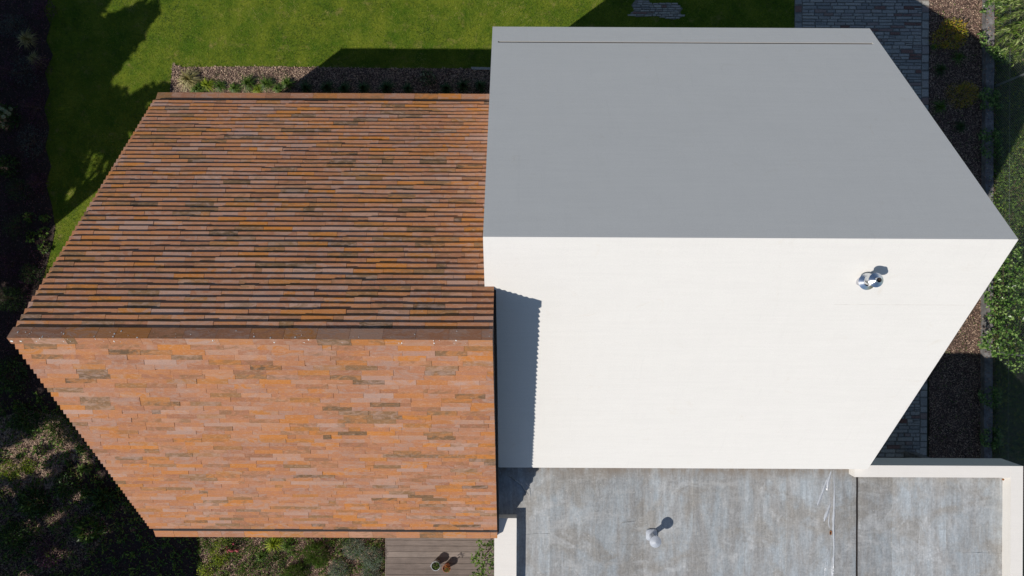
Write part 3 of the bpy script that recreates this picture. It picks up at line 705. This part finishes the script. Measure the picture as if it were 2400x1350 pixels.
# pots
def pot(name, px, py, rpx, hh, mat, label, plantmat, handle):
    x, y = P(px, py, ZD+hh); r = rpx*(H-ZD-hh)/FPX; o = empty(name, (x, y, ZD), label, 'plant pot')
    mb = MB(); mb.lathe([(r*.7, 0.002), (r*.97, hh-.02), (r*1.04, hh-.015), (r*1.04, hh), (r*.93, hh), (r*.9, hh-.03)], 28, (x, y, ZD)); mb.build('pot', M[mat], o, True)
    mb = MB(); mb.lathe([(r*.92, hh-.03), (.001, hh-.025)], 28, (x, y, ZD)); mb.build('soil', M['pot_soil'], o)
    C, d = dome_points(150, x, y, ZD+hh-.03, r*.75, r*.75, .07, .2); C[:, :2] += np.array([r*.15, r*.1]); D = unit(d+rdir(150)*.6); Nn = unit(np.cross(D, rdir(150)))
    leaf_mesh('plant', C, D, Nn, .032, .014, M[plantmat], o)
    if handle:
        mb = MB(); pts = [(x-r*1.05*math.cos(t)*1.0-.0, y+.02-r*.2*math.sin(t), ZD+hh*.9-.0*t) for t in [0]]
        for sx in (-1, 1):
            ring = [(x+sx*(r*1.05+.018*(1-math.cos(t))*.5), y+.035*math.cos(t), ZD+hh*.75+.01*math.sin(t)) for t in [math.pi*2*q/10 for q in range(11)]]
            mb.tube(ring, .003, n=5)
        mb.build('handle', M['zinc'], o)
    return o
pot('zinc_bucket', 1021, 1327, 10.6, .24, 'zinc', 'round grey metal bucket with a green plant on the deck', 'g_mid', True)
pot('terracotta_pot', 1046.5, 1332.5, 9.3, .2, 'terra', 'small terracotta pot with an orange leaved plant, right of the bucket', 'red', False)
# tall twig in the terracotta pot that throws the small flower shadow
x, y = P(1048, 1330, .3)
tw = empty('potted_flower', (x, y, .3), 'thin flower stalk standing out of the terracotta pot on the deck', 'flower')
mb = MB(); mb.tube([(x, y, .28), (x+.01, y, .42), (x+.02, y+.01, .55)], .003, .002, 5); mb.build('stalk', M['stem'], tw)
C, d = dome_points(46, x+.02, y+.01, .46, .05, .05, .1, .2); leaf_mesh('leaves', C, unit(d+rdir(46)*.5), rdir(46), .03, .015, M['g_mid'], tw)

# ------------------------------------------------------------------ climbing shrub right of the deck
def leafy(name, poly_px, z0, z1, n, ls, mat, label, cat, lw=.75, clumps=0, stem_base=None, up=.9, loc=None, tilt=.8):
    """leaves filling a volume over an image polygon (used for climbers and ground cover with an uneven outline)"""
    pp = poly_px; xs = [q[0] for q in pp]; ysx = [q[1] for q in pp]
    m = n*4; a = RNG.uniform(min(xs), max(xs), m); b = RNG.uniform(min(ysx), max(ysx), m)
    k = inpoly(a, b, pp); a, b = a[k], b[k]
    if clumps:
        ca = RNG.uniform(min(xs), max(xs), clumps); cb = RNG.uniform(min(ysx), max(ysx), clumps)
        d = np.sqrt((a[:, None]-ca)**2+(b[:, None]-cb)**2).min(1); sc_ = math.sqrt((max(xs)-min(xs))*(max(ysx)-min(ysx))/clumps)*.55
        k = RNG.random(len(a)) < np.exp(-(d/sc_)**2)*1.1+.04; a, b = a[k], b[k]
    a, b = a[:n], b[:n]; n = len(a); z = z0+(z1-z0)*RNG.random(n)**.8
    X = (a-1200)*(H-z)/FPX; Y = (675-b)*(H-z)/FPX; C = np.stack([cr*X-sr*Y, sr*X+cr*Y, z], 1)
    c0 = C.mean(0); D = unit(rdir(n)*1.0+np.array([0, 0, -.1])); Nn = unit(rdir(n)*tilt+np.array([0, 0, up])); D = unit(D-Nn*(D*Nn).sum(1, keepdims=True))
    ln = ls*RNG.uniform(.6, 1.35, n); o = empty(name, (c0[0], c0[1], 0), label, cat)
    leaf_mesh('foliage', C, D, Nn, ln, ln*lw, M[mat], o)
    mb = MB()
    for i in range(7):
        q = C[random.randrange(n)]; s = stem_base or (c0[0], c0[1]); mb.tube([(s[0], s[1], 0), ((s[0]+q[0])/2+.05, (s[1]+q[1])/2, q[2]*.6), tuple(q)], .01, .004, 5)
    mb.build('stem', M['stem'], o); return o
leafy('climbing_shrub', [(1118, 1264), (1157, 1264), (1157, 1420), (1108, 1420), (1104, 1350), (1116, 1325), (1098, 1318), (1106, 1295), (1122, 1288)], .4, 1.3, 620, .05, 'g_mid', 'small leaved green climber between deck boards and cream parapet', 'shrub', clumps=34)

# ------------------------------------------------------------------ plants in the beds
def plants_between(name, poly, n, ls, lw, mat, label, cat='ground cover', zmax=.08):
    xs = [q[0] for q in poly]; yy = [q[1] for q in poly]; a = RNG.uniform(min(xs), max(xs), n*2); b = RNG.uniform(min(yy), max(yy), n*2)
    d = np.sin(a*.09+b*.05)*np.sin(b*.11-a*.04)+.8*np.sin(a*.23+1)*np.sin(b*.19+2); k = inpoly(a, b, poly) & (RNG.random(2*n) < .3+.5*d); a, b = a[k], b[k]; n = len(a)
    X = (a-1200)*H/FPX; Y = (675-b)*H/FPX; C = np.stack([cr*X-sr*Y, sr*X+cr*Y, .02+zmax*RNG.random(n)], 1)
    D = rdir(n); D[:, 2] = np.abs(D[:, 2])*.7; D = unit(D); Nn = unit(rdir(n)*.6+np.array([0, 0, 1])); Nn = unit(Nn-D*(Nn*D).sum(1, keepdims=True))
    ln = ls*RNG.uniform(.5, 1.5, n); o = leaf_mesh(name, C, D, Nn, ln, ln*lw, M[mat]); set_props(o, label, cat, None, 'stuff')
plants_between('low_plants', [(465, 1255), (905, 1255), (905, 1380), (465, 1380)], 6500, .06, .3, 'g_mid', 'low green plants filling the bed left of the deck')
plants_between('dry_grass', [(465, 1255), (905, 1255), (905, 1380), (465, 1380)], 2200, .08, .08, 'g_tan', 'dry straw blades between the plants left of the deck', 'grass')
plants_between('low_plants', [(0, 900), (140, 930), (460, 1240), (460, 1360), (0, 1360)], 9000, .075, .4, 'g_mid', 'low green plants scattered over the lower left bark bed')
plants_between('dry_grass', [(0, 940), (140, 950), (340, 1200), (200, 1360), (0, 1360)], 5000, .07, .1, 'g_tan', 'dry straw bits in the sun patches of the lower left bed', 'grass')
plants_between('heather', [(-20, -20), (112, -20), (110, 620), (20, 900), (-20, 900)], 9000, .05, .2, 'g_purple', 'dark heather filling the shady left bed', 'heather', .16)
plants_between('low_plants', [(2180, -20), (2300, -20), (2300, 1080), (2180, 1080)], 1300, .04, .3, 'g_mid', 'sparse small green plants in the bark bed by the path')
plants_between('low_plants', [(500, 165), (1150, 165), (1150, 222), (500, 222)], 1500, .05, .14, 'g_dark', 'sparse thin blades in the narrow bark bed')
# north bed
tuft('grass_clump', 441, 186, 30, M['g_tan'], 'straw yellow grass clump at the roof corner end of the bark bed', n=260, w=.009)
tuft('leafy_plant', 462, 207, 22, M['g_mid'], 'low green feathery plant right beside the straw yellow grass clump', 'plant', n=150, w=.014)
for px, py, r, lb in ((512, 200, 18, 'first dark green grass clump right of the feathery plant in the sunny bark bed'), (580, 194, 25, 'widest green grass clump in the sunny half of the bark bed'),
                     (622, 196, 22, 'green grass clump second from the shadow edge in the bark bed'), (672, 194, 20, 'green grass clump cut by the shadow edge in the bark bed')):
    tuft('grass_clump', px, py, r, M['g_mid'], lb, group='green grass clumps in the bark bed', n=190, w=.007)
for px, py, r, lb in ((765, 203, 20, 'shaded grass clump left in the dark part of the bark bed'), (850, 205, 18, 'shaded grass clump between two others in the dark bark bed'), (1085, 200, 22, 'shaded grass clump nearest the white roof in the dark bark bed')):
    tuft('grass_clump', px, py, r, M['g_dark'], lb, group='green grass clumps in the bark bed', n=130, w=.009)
shrub('flowering_plant', 1000, 180, 22, M['g_dark'], 'dark plant with round seed heads in the shaded bark bed', 'plant', n=260, h=.3, flowers=('bloom', 9, .02))
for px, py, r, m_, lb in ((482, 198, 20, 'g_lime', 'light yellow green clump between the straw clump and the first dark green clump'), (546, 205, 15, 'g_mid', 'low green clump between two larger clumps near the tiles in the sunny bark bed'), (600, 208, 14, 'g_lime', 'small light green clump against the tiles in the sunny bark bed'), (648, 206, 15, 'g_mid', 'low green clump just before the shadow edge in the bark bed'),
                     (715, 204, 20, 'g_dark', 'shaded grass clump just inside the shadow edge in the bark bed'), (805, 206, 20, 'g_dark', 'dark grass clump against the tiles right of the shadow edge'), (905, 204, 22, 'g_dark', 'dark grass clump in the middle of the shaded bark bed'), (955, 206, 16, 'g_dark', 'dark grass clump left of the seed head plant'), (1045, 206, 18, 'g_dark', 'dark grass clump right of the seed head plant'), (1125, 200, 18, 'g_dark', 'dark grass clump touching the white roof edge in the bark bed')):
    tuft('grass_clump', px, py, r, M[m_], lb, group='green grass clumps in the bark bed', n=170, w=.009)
# west bed (deep shade)
shrub('hydrangea', 8, 272, 30, M['g_dark'], 'hydrangea with the larger group of round pale green flower heads at the left edge', 'shrub', n=500, h=.55, ls=.07, flowers=('bloom', 11, .045))
shrub('hydrangea', 8, 388, 26, M['g_dark'], 'smaller hydrangea below the first one at the left edge', 'shrub', n=420, h=.5, ls=.07, flowers=('bloom', 7, .04))
WP = [(30, 60, 38, 'g_blue_shade', 'blue grey shaded shrub in the upper left corner'), (52, 165, 40, 'g_blue_shade', 'blue grey shrub below the corner shrub in deep shade'),
      (100, 22, 30, 'g_purple', 'purple heather beside the lawn edge in the top left corner'), (90, 150, 26, 'g_purple', 'reddish purple heather between grass clump and lawn edge'),
      (20, 165, 30, 'g_purple', 'dark purple shrub just above the large hydrangea'), (78, 250, 34, 'g_purple', 'purple shrub right of the large hydrangea'), (72, 330, 42, 'g_blue_shade', 'blue grey shrub between the two hydrangeas and the lawn'),
      (40, 440, 34, 'g_dark', 'dark green shrub below the smaller hydrangea'), (85, 425, 24, 'g_purple', 'purple shrub at the lawn edge right of the dark green shrub'), (35, 530, 36, 'g_dark', 'dark shrub left of the round leaved plants'),
      (20, 620, 36, 'g_purple', 'purple black shrub left of the tiled gable peak'), (70, 640, 30, 'g_dark', 'dark shrub next to the tiled gable peak')]
for px, py, r, m_, lb in WP: shrub('shaded_shrub', px, py, r, M[m_], lb, 'shrub', 'shrubs in the shady left bed', n=650, h=.4, ls=.035, lw=.35)
tuft('grass_clump', 62, 92, 28, M['g_tan'], 'shaded straw coloured grass clump in the upper left bed', n=160); tuft('grass_clump', 78, 138, 22, M['g_tan'], 'smaller shaded straw grass clump under the first one', n=130)
for px, py, r, lb in ((68, 508, 13, 'bright round leaved plant nearest the top of the left clump'), (103, 512, 9, 'small round leaved plant right of the bright one'), (72, 555, 12, 'round leaved plant lowest left of the clump beside the roof edge'), (98, 545, 14, 'round leaved plant in the middle of the clump'), (102, 580, 13, 'round leaved plant closest to the lit lawn strip')):
    shrub('round_leaved_plant', px, py, r, M['g_mid'], lb, 'plant', 'round leaved plants by the left lawn edge', n=60, h=.2, ls=.06, lw=.8, stems=3)
shrub('small_conifer', 6, 700, 32, M['g_dark'], 'green conifer branches at the left edge beside the gable peak', 'conifer', n=1500, h=1.1, ls=.05, lw=.14, lump=9)
# south west garden
SW = [(130, 1005, 34, 'g_mid', 'shrub', 'feathery green shrub in the sun spot left of the tiled roof', 900, .4, .03, .3), (55, 985, 30, 'g_dark', 'shrub', 'dark shrub above the sunlit bark patch', 500, .4, .05, .5),
      (20, 1105, 24, 'g_lime', 'plant', 'yellow green low plant at the left edge in the sun', 350, .2, .03, .4), (62, 1092, 18, 'g_lime', 'plant', 'lime green low plant on the sunlit bark patch', 260, .2, .03, .4),
      (75, 1180, 34, 'g_dark', 'shrub', 'dark broad leaved shrub under the sunlit bark patch', 320, .4, .07, .6), (205, 1246, 26, 'g_mid', 'plant', 'broad green leaved plant near the roof bottom corner', 110, .3, .10, .5),
      (240, 1172, 26, 'g_dark', 'shrub', 'dark large leaved plant touching the stepped roof edge', 150, .35, .10, .5), (150, 1140, 26, 'g_dark', 'shrub', 'dark shrub between the sun patches left of the roof', 320, .35, .05, .5),
      (20, 880, 40, 'g_dark', 'shrub', 'black green shrub at the left edge below the gable peak', 600, .5, .05, .5), (110, 1300, 34, 'g_purple', 'shrub', 'purple brown shrub at the bottom left', 500, .4, .04, .5), (30, 1260, 34, 'g_dark', 'shrub', 'dark shrub in the bottom left corner', 500, .4, .05, .5)]
for px, py, r, m_, ct, lb, n_, h_, ls_, lw_ in SW: shrub('garden_'+ct, px, py, r*1.2, M[m_], lb, ct, 'plants in the left garden', n=int(n_*1.5), h=h_, ls=ls_*1.15, lw=lw_)
for px, py, r, lb in ((184, 1052, 18, 'uppermost spiky green clump left of the stepped roof edge'), (190, 1102, 18, 'middle spiky green clump left of the stepped roof edge'), (198, 1158, 17, 'lowest spiky green clump left of the stepped roof edge')):
    tuft('spiky_plant', px, py, r, M['g_mid'], lb, 'plant', 'spiky clumps in the left garden', n=46, w=.016)
# south bed
shrub('yellow_green_shrub', 512, 1300, 34, M['g_lime'], 'yellow green upright shrub in the sun right of the dark lawn corner', 'shrub', n=700, h=.7, ls=.035, lw=.5, aspect=.75, lump=7)
shrub('yellow_green_shrub', 480, 1345, 22, M['g_lime'], 'smaller yellow green shrub at the bottom edge left of the taller one', 'shrub', n=420, h=.6, ls=.035, lw=.5, lump=6)
shrub('pink_flowering_plant', 545, 1284, 20, M['g_mid'], 'green plant with small pink flowers under the roof edge', 'plant', n=160, h=.35, ls=.04, flowers=('pink', 10, .026))
SBL = [(583, 1335, 28, 'g_mid', 'g', 'broad leaved green plant right of the pink flowers', 200, .25, .06, .4), (640, 1318, 30, 'g_dark', 'g', 'dark green plant in the middle of the sunny lower bed', 380, .3, .04, .4),
       (738, 1305, 32, 'g_mid', 'p', 'dwarf pine with rich green needles in the lower bed', 2200, .45, .06, .1), (690, 1345, 24, 'g_mid', 'p', 'second dwarf pine at the bottom edge', 1400, .4, .06, .1), (805, 1270, 18, 'g_mid', 'g', 'green plant tucked under the roof edge left of the deck', 260, .3, .04, .4),
       (828, 1285, 30, 'g_blue', 's', 'blue grey bush under the roof edge left of the deck', 2600, .4, .035, .13), (868, 1312, 32, 'g_blue', 's', 'blue grey bush beside the deck edge', 2900, .42, .035, .13), (792, 1338, 26, 'g_blue', 's', 'blue grey bush at the bottom edge', 2000, .35, .035, .13), (865, 1350, 26, 'g_blue', 's', 'blue grey bush cut off by the bottom edge beside the deck', 2000, .35, .035, .13)]
for px, py, r, m_, t_, lb, n_, h_, ls_, lw_ in SBL: shrub({'g': 'green_plant', 'p': 'dwarf_pine', 's': 'silver_bush'}[t_], px, py, r, M[m_], lb, {'g': 'plant', 'p': 'conifer', 's': 'bush'}[t_], n=n_, h=h_, ls=ls_, lw=lw_)
for px, py, r, m_, lb in ((640, 1276, 24, 'g_lime', 'yellow green grass clump under the roof edge in the lower bed'), (610, 1306, 18, 'g_mid', 'green grass clump below the yellow green one'), (672, 1282, 20, 'g_mid', 'green grass clump left of the dwarf pine')):
    tuft('grass_clump', px, py, r, M[m_], lb, n=120, w=.010)
# east bed
shrub('golden_shrub', 2233, 78, 42, M['g_gold'], 'golden yellow and orange shrub half in the house shadow beside the path', 'shrub', n=1300, h=.6, ls=.045, lw=.4, lump=12)
shrub('olive_shrub', 2262, 218, 38, M['g_gold'], 'olive shrub fully in shade against the low wall', 'shrub', n=1300, h=.5, ls=.035, lw=.35)
for px, py, r, m_, lb in ((2207, 250, 22, 'g_mid', 'shaded grass clump next to the roof edge beside the path'), (2196, 106, 10, 'g_mid', 'tiny shaded grass clump at the path edge'), (2250, 132, 20, 'g_mid', 'shaded grass clump below the golden shrub'),
                      (2208, 160, 20, 'g_dark', 'shaded grass clump between path and olive shrub'), (2255, 295, 18, 'g_dark', 'shaded grass clump under the olive shrub')):
    tuft('grass_clump', px, py, r, M[m_], lb, group='grass clumps in the bed beside the stone path', n=110, w=.008)

# ------------------------------------------------------------------ low wall, fence, wild edge
mb = MB(); ysn = np.linspace(-9, 9.5, 60)
pts = [(KX0+random.uniform(-.006, .006), KX1+random.uniform(-.012, .012), y) for y in ysn]
vs = []; fs = []
for a, b, y in pts: vs += [(a, y, 0), (a, y, .17+random.uniform(-.004, .004)), (b, y, .17+random.uniform(-.004, .004)), (b, y, 0)]
for i in range(len(pts)-1):
    for q in range(3): fs.append((i*4+q, i*4+q+1, i*4+4+q+1, i*4+4+q)[::-1])
mb.add(vs, fs); o = mb.build('garden_wall', M['concrete']); set_props(o, 'low narrow concrete wall between bark bed and wild green strip', 'wall')
FX = P(2326, 500)[0]; FH = 1.22
fe = empty('chain_link_fence', (FX, 0, 0), 'chain link fence with round posts in the overgrown strip at the right edge', 'fence')
def fence():
    y0, y1 = -8., 9.; sp = .058; V = []; F = []; r = .0016
    for sgn in (1, -1):
        ks = np.arange(y0-FH, y1+FH, sp)
        for k in ks:
            a, b = (k, 0.05), (k+sgn*FH, FH+.05)
            ya, yb_ = a[0], b[0]
            if min(ya, yb_) < y0 or max(ya, yb_) > y1: continue
            b0 = len(V); x = FX+sgn*.002
            for (yy, zz) in (a, b): V += [(x-r, yy-r, zz), (x+r, yy+r, zz), (x, yy+r, zz-r)]
            F += [(b0, b0+1, b0+4, b0+3), (b0+1, b0+2, b0+5, b0+4), (b0+2, b0, b0+3, b0+5)]
    o = mesh_np('wire_mesh', V, F, M['wire'], fe); o['kind'] = 'stuff'
    for py_ in (-420, 178, 832, 1450):
        y = P(2340, py_+8 if py_ < 675 else py_-3, .6)[1]; mb = MB(); mb.lathe([(.022, 0), (.022, FH+.08), (.024, FH+.08), (.024, FH+.1), (.001, FH+.11)], 14, (FX+.03, y, 0)); mb.build('post', M['wire'], fe, True)
    mb = MB(); mb.tube([(FX, -8, FH+.05), (FX, 9, FH+.05)], .003, n=5); mb.tube([(FX, -8, .6), (FX, 9, .6)], .002, n=5); mb.build('tension_wire', M['wire'], fe)
fence()
chips('wood_chips', [(2296, -60), (2322, -60), (2322, 1100), (2296, 1100)], 900, 'bark litter scattered on top of the low wall', zf=lambda X, Y: .172+0*X, tlo=.05)
# ground cover beyond the wall
def cover(name, x0, x1, y0, y1, n, ls, lw, mat, label, zmax=.1, cat='ground cover', clump=True):
    X = RNG.uniform(x0, x1, n*2); Y = RNG.uniform(y0, y1, n*2)
    d = np.sin(X*5+Y*3)*np.sin(Y*4.3-X*2)+.7*np.sin(X*13+1)*np.sin(Y*11+2); k = (RNG.random(2*n) < .45+.3*d) if clump else np.ones(2*n, bool)
    k &= seen(X, Y, 0., 200); X, Y = X[k][:n], Y[k][:n]; n = len(X)
    C = np.stack([X, Y, .01+zmax*RNG.random(n)*(1 if not clump else np.clip(.6+.4*np.sin(X*5+Y*3)*np.sin(Y*4.3-X*2), .2, 1))], 1)
    D = rdir(n); D[:, 2] = np.abs(D[:, 2])*.6; D = unit(D); Nn = unit(rdir(n)*.6+np.array([0, 0, 1])); Nn = unit(Nn-D*(Nn*D).sum(1, keepdims=True))
    ln = ls*RNG.uniform(.5, 1.4, n); o = leaf_mesh(name, C, D, Nn, ln, ln*lw, M[mat]); set_props(o, label, cat, None, 'stuff')
cover('wild_grass', KX1, KX1+2.2, -7, 7.5, 26000, .06, .14, 'g_mid', 'rough wild grass on the strip beyond the low wall', .08, 'grass', False)
cover('ground_ivy', KX1, KX1+2.2, -7, 7.5, 15000, .035, .8, 'g_mid', 'low creeping leaves on the strip beyond the low wall', .1)
cover('yellow_weeds', KX1, KX1+2.2, -7, 7.5, 14000, .05, .3, 'g_lime', 'yellow green weeds on the strip beyond the low wall', .12, 'weeds')
cover('dark_weeds', KX1-.02, KX1+2.2, -7, 7.5, 9000, .06, .6, 'g_dark', 'dark green weeds on the strip beyond the low wall', .16, 'weeds')
cover('dry_leaves', KX1, KX1+2.2, -7, 7.5, 2500, .04, .5, 'chip', 'dry fallen leaves on the strip beyond the low wall', .05, 'leaves', False)
leafy('ivy', [(2288, 655), (2345, 600), (2440, 560), (2440, 900), (2402, 870), (2378, 878), (2352, 846), (2318, 826), (2290, 806), (2296, 782), (2340, 770), (2308, 745), (2322, 725), (2302, 700)], .1, 1.25, 2600, .06, 'g_ivy', 'bright leaved ivy growing over the fence at the middle right edge', 'ivy', .85, 110)
leafy('ivy', [(2292, 78), (2315, 70), (2325, 100), (2345, 112), (2372, 135), (2360, 150), (2332, 138), (2312, 118), (2300, 104)], .1, .5, 520, .04, 'g_ivy', 'small ivy patch creeping over the low wall beside the golden shrub', 'ivy', .85, 14)
leafy('ivy', [(2318, 330), (2420, 250), (2440, 560), (2380, 600), (2330, 520), (2305, 480)], .05, .35, 2400, .04, 'g_mid', 'green creeping ivy right of the white roof peak', 'ivy', .8, 40)
for i_, (ya_, yb__, n_, lb_) in enumerate(((205, 262, 420, 'shaded ivy tongue across the low wall beside the olive shrub'), (300, 372, 420, 'shaded ivy tongue across the low wall right of the white roof edge'), (905, 960, 380, 'shaded ivy across the low wall under the bright ivy'), (1000, 1052, 380, 'shaded ivy across the low wall just above the flat roof corner'), (-20, 38, 260, 'ivy hanging over the wall side nearest the top edge'))):
    x0_ = 2292 if i_ != 4 else 2314
    leafy('ivy', [(x0_, ya_+12), (2312, ya_), (2345, ya_+6), (2352, yb__-12), (2330, yb__), (2300, yb__-8)], .1, .32, n_, .045, 'g_ivy', lb_, 'ivy', .85, 16)
# bright lance leaved bush overhanging top right
def lance(name, bx_, by_, tips, label):
    o = empty(name, (bx_, by_, 0), label, 'bush'); C = []; D = []; mb = MB()
    for (tx, ty, tz) in tips:
        p0 = Vector((bx_, by_, .2)); p2 = Vector((tx, ty, tz)); p1 = (p0+p2)/2+Vector((0, 0, .5)); pts = [p0*(1-t)**2+p1*2*t*(1-t)+p2*t*t for t in [i/12 for i in range(13)]]
        mb.tube(pts, .012, .003, 5)
        for i in range(3, 13):
            d = (pts[i]-pts[i-1]).normalized()
            for q in range(9):
                C.append(pts[i-1].lerp(pts[i], random.random())); w = Vector((random.gauss(0, .45), random.gauss(0, .45), random.gauss(-.1, .25))); D.append((d+w).normalized())
    C = np.array([tuple(c) for c in C]); D = np.array([tuple(d) for d in D]); Nn = unit(rdir(len(C))*.5+np.array([0, 0, 1])); Nn = unit(Nn-D*(Nn*D).sum(1, keepdims=True))
    leaf_mesh('foliage', C, D, Nn, .13*RNG.uniform(.6, 1.3, len(C)), .018, M['g_pale'], o, .25); mb.build('stem', M['stem'], o)
tips = []
for px, py, z in ((2345, 20, 1.0), (2335, 55, .9), (2350, 90, .9), (2328, 110, .8), (2352, 130, .8), (2375, 150, .8), (2390, 60, 1.2), (2370, 35, 1.2), (2362, 5, 1.1), (2350, -30, 1.), (2395, 110, 1.1), (2340, 75, .7), (2380, 95, 1.2), (2365, 70, 1.1), (2410, 20, 1.3), (2400, -20, 1.3), (2330, 0, .9), (2385, 128, 1.0), (2358, 112, .9), (2415, 85, 1.2)):
    tips.append((*P(px, py, z), z))
q = P(2470, 20, .2); lance('lance_leaved_bush', q[0], q[1], tips, 'bush with long pale green leaves leaning in at the top right corner')

# ------------------------------------------------------------------ trees left of the frame that shade the left of the garden
SHADE = [(-420, -330), (238, -330), (250, -60), (256, 0), (228, 40), (240, 50), (272, 30), (300, 20), (332, 8), (372, 6), (370, 36), (346, 50), (342, 75), (325, 100), (302, 128), (284, 152), (270, 178), (250, 186), (256, 206), (284, 204), (300, 226),
         (318, 224), (332, 206), (372, 200), (402, 198), (404, 225), (380, 260), (345, 330), (290, 400), (225, 412), (184, 424), (152, 446), (146, 495), (122, 515), (108, 600), (60, 650), (30, 800), (120, 880), (220, 1000), (300, 1130), (380, 1240), (450, 1225),
         (466, 1262), (470, 1300), (462, 1345), (470, 1420), (520, 1600), (-420, 1600)]
HOLES = [[(196, 330), (214, 338), (240, 358), (268, 378), (240, 420), (205, 430), (192, 420), (196, 370)]]
LIT = [(75, 1045, 34, 30), (95, 1075, 26, 28), (40, 1090, 34, 26), (120, 1010, 30, 22), (150, 1035, 22, 16), (190, 1042, 12, 9), (203, 1062, 9, 11), (205, 1085, 12, 14), (190, 1160, 13, 12), (128, 1212, 14, 9), (150, 1196, 12, 7), (75, 1225, 14, 7), (88, 1238, 6, 9), (120, 1275, 16, 12), (155, 1295, 18, 12), (52, 1338, 12, 5), (70, 1346, 7, 6),
       (205, 1248, 16, 12), (185, 1105, 16, 12), (96, 920, 8, 6), (118, 1105, 14, 10), (25, 1060, 18, 14), (290, 1190, 6, 5), (250, 1235, 14, 8), (12, 270, 14, 30), (12, 385, 12, 18), (68, 508, 9, 8), (98, 548, 10, 12), (102, 580, 10, 7), (72, 560, 5, 4), (34, 577, 6, 4), (5, 690, 16, 24), (120, 565, 8, 12), (350, 247, 6, 8), (303, 318, 6, 8), (322, 1238, 5, 4), (100, 1170, 12, 9), (25, 1150, 14, 9), (235, 1110, 8, 9), (520, 1500, 60, 60)]
def shade_trees():
    n = 330000; a = RNG.uniform(-240, 520, n); b = RNG.uniform(-300, 1560, n); k = inpoly(a, b, SHADE)
    wob = 9*np.sin(a*.09+b*.05)*np.sin(b*.11-a*.04)+5*np.sin(a*.31)*np.sin(b*.27)
    wed = inpoly(a, b, HOLES[0]); k &= ~(wed & (RNG.random(n) < .55))
    for cx, cy, rx, ry in LIT: k &= ~((((a-cx)/(rx+7))**2+((b-cy)/(ry+7))**2)+wob*.055 < 1)
    a, b = a[k], b[k]; wed = wed[k][:105000]; G = np.array([P(x, y) for x, y in zip(a[:105000], b[:105000])]); n = len(G); z = RNG.uniform(3.9, 7.4, n)
    C = np.stack([G[:, 0]+L.x/L.z*z, G[:, 1]+L.y/L.z*z, z], 1)
    # gather the leaves into crowns
    cen = np.array([(-13.2, 3.9), (-12.4, .2), (-15.6, 1.9), (-13.6, -3.3), (-12.6, -7.4), (-16., -6.), (-15.8, 6.2), (-12.9, -10.8)])
    own = ((C[:, None, :2]-cen)**2).sum(2).argmin(1)
    px_, py_ = proj(C[:, 0], C[:, 1], C[:, 2]); ok = px_ < -12
    print('canopy leaves inside frame', (~ok).sum())
    lb = ['tall leafy tree beyond the upper left edge of the photo', 'leafy tree beyond the left edge beside the hydrangeas', 'large tree farthest left behind the hydrangeas', 'leafy tree beyond the left edge opposite the gable peak',
          'leafy tree beyond the lower left edge', 'large tree farthest left behind the lower garden', 'large tree beyond the top left corner', 'leafy tree beyond the bottom left corner']
    for i in range(len(cen)):
        sel = (own == i) & ok; c = C[sel]; wd = wed[sel]
        if len(c) < 50: continue
        o = empty('shade_tree', (cen[i][0], cen[i][1], 0), lb[i], 'tree', 'trees left of the garden')
        Nn = unit(rdir(len(c))*.7+np.array(L)); D = unit(np.cross(Nn, rdir(len(c)))); ln = RNG.uniform(.09, .16, len(c))*np.where(wd, .5, 1)
        leaf_mesh('crown', c, D, Nn, ln, ln*.7, M['g_dark'], o)
        mb = MB(); mb.tube([(cen[i][0], cen[i][1], -.05), (cen[i][0]+.05, cen[i][1], 2.2), (cen[i][0], cen[i][1]+.1, 5.8)], .17, .06, 9)
        for q in range(9):
            t = c[random.randrange(len(c))]; mb.tube([(cen[i][0], cen[i][1], 2.0+.25*q), ((cen[i][0]+t[0])/2, (cen[i][1]+t[1])/2, (2.6+t[2])/2+.6), tuple(t)], .05, .012, 6)
        mb.build('trunk', M['bark'], o)
shade_trees()
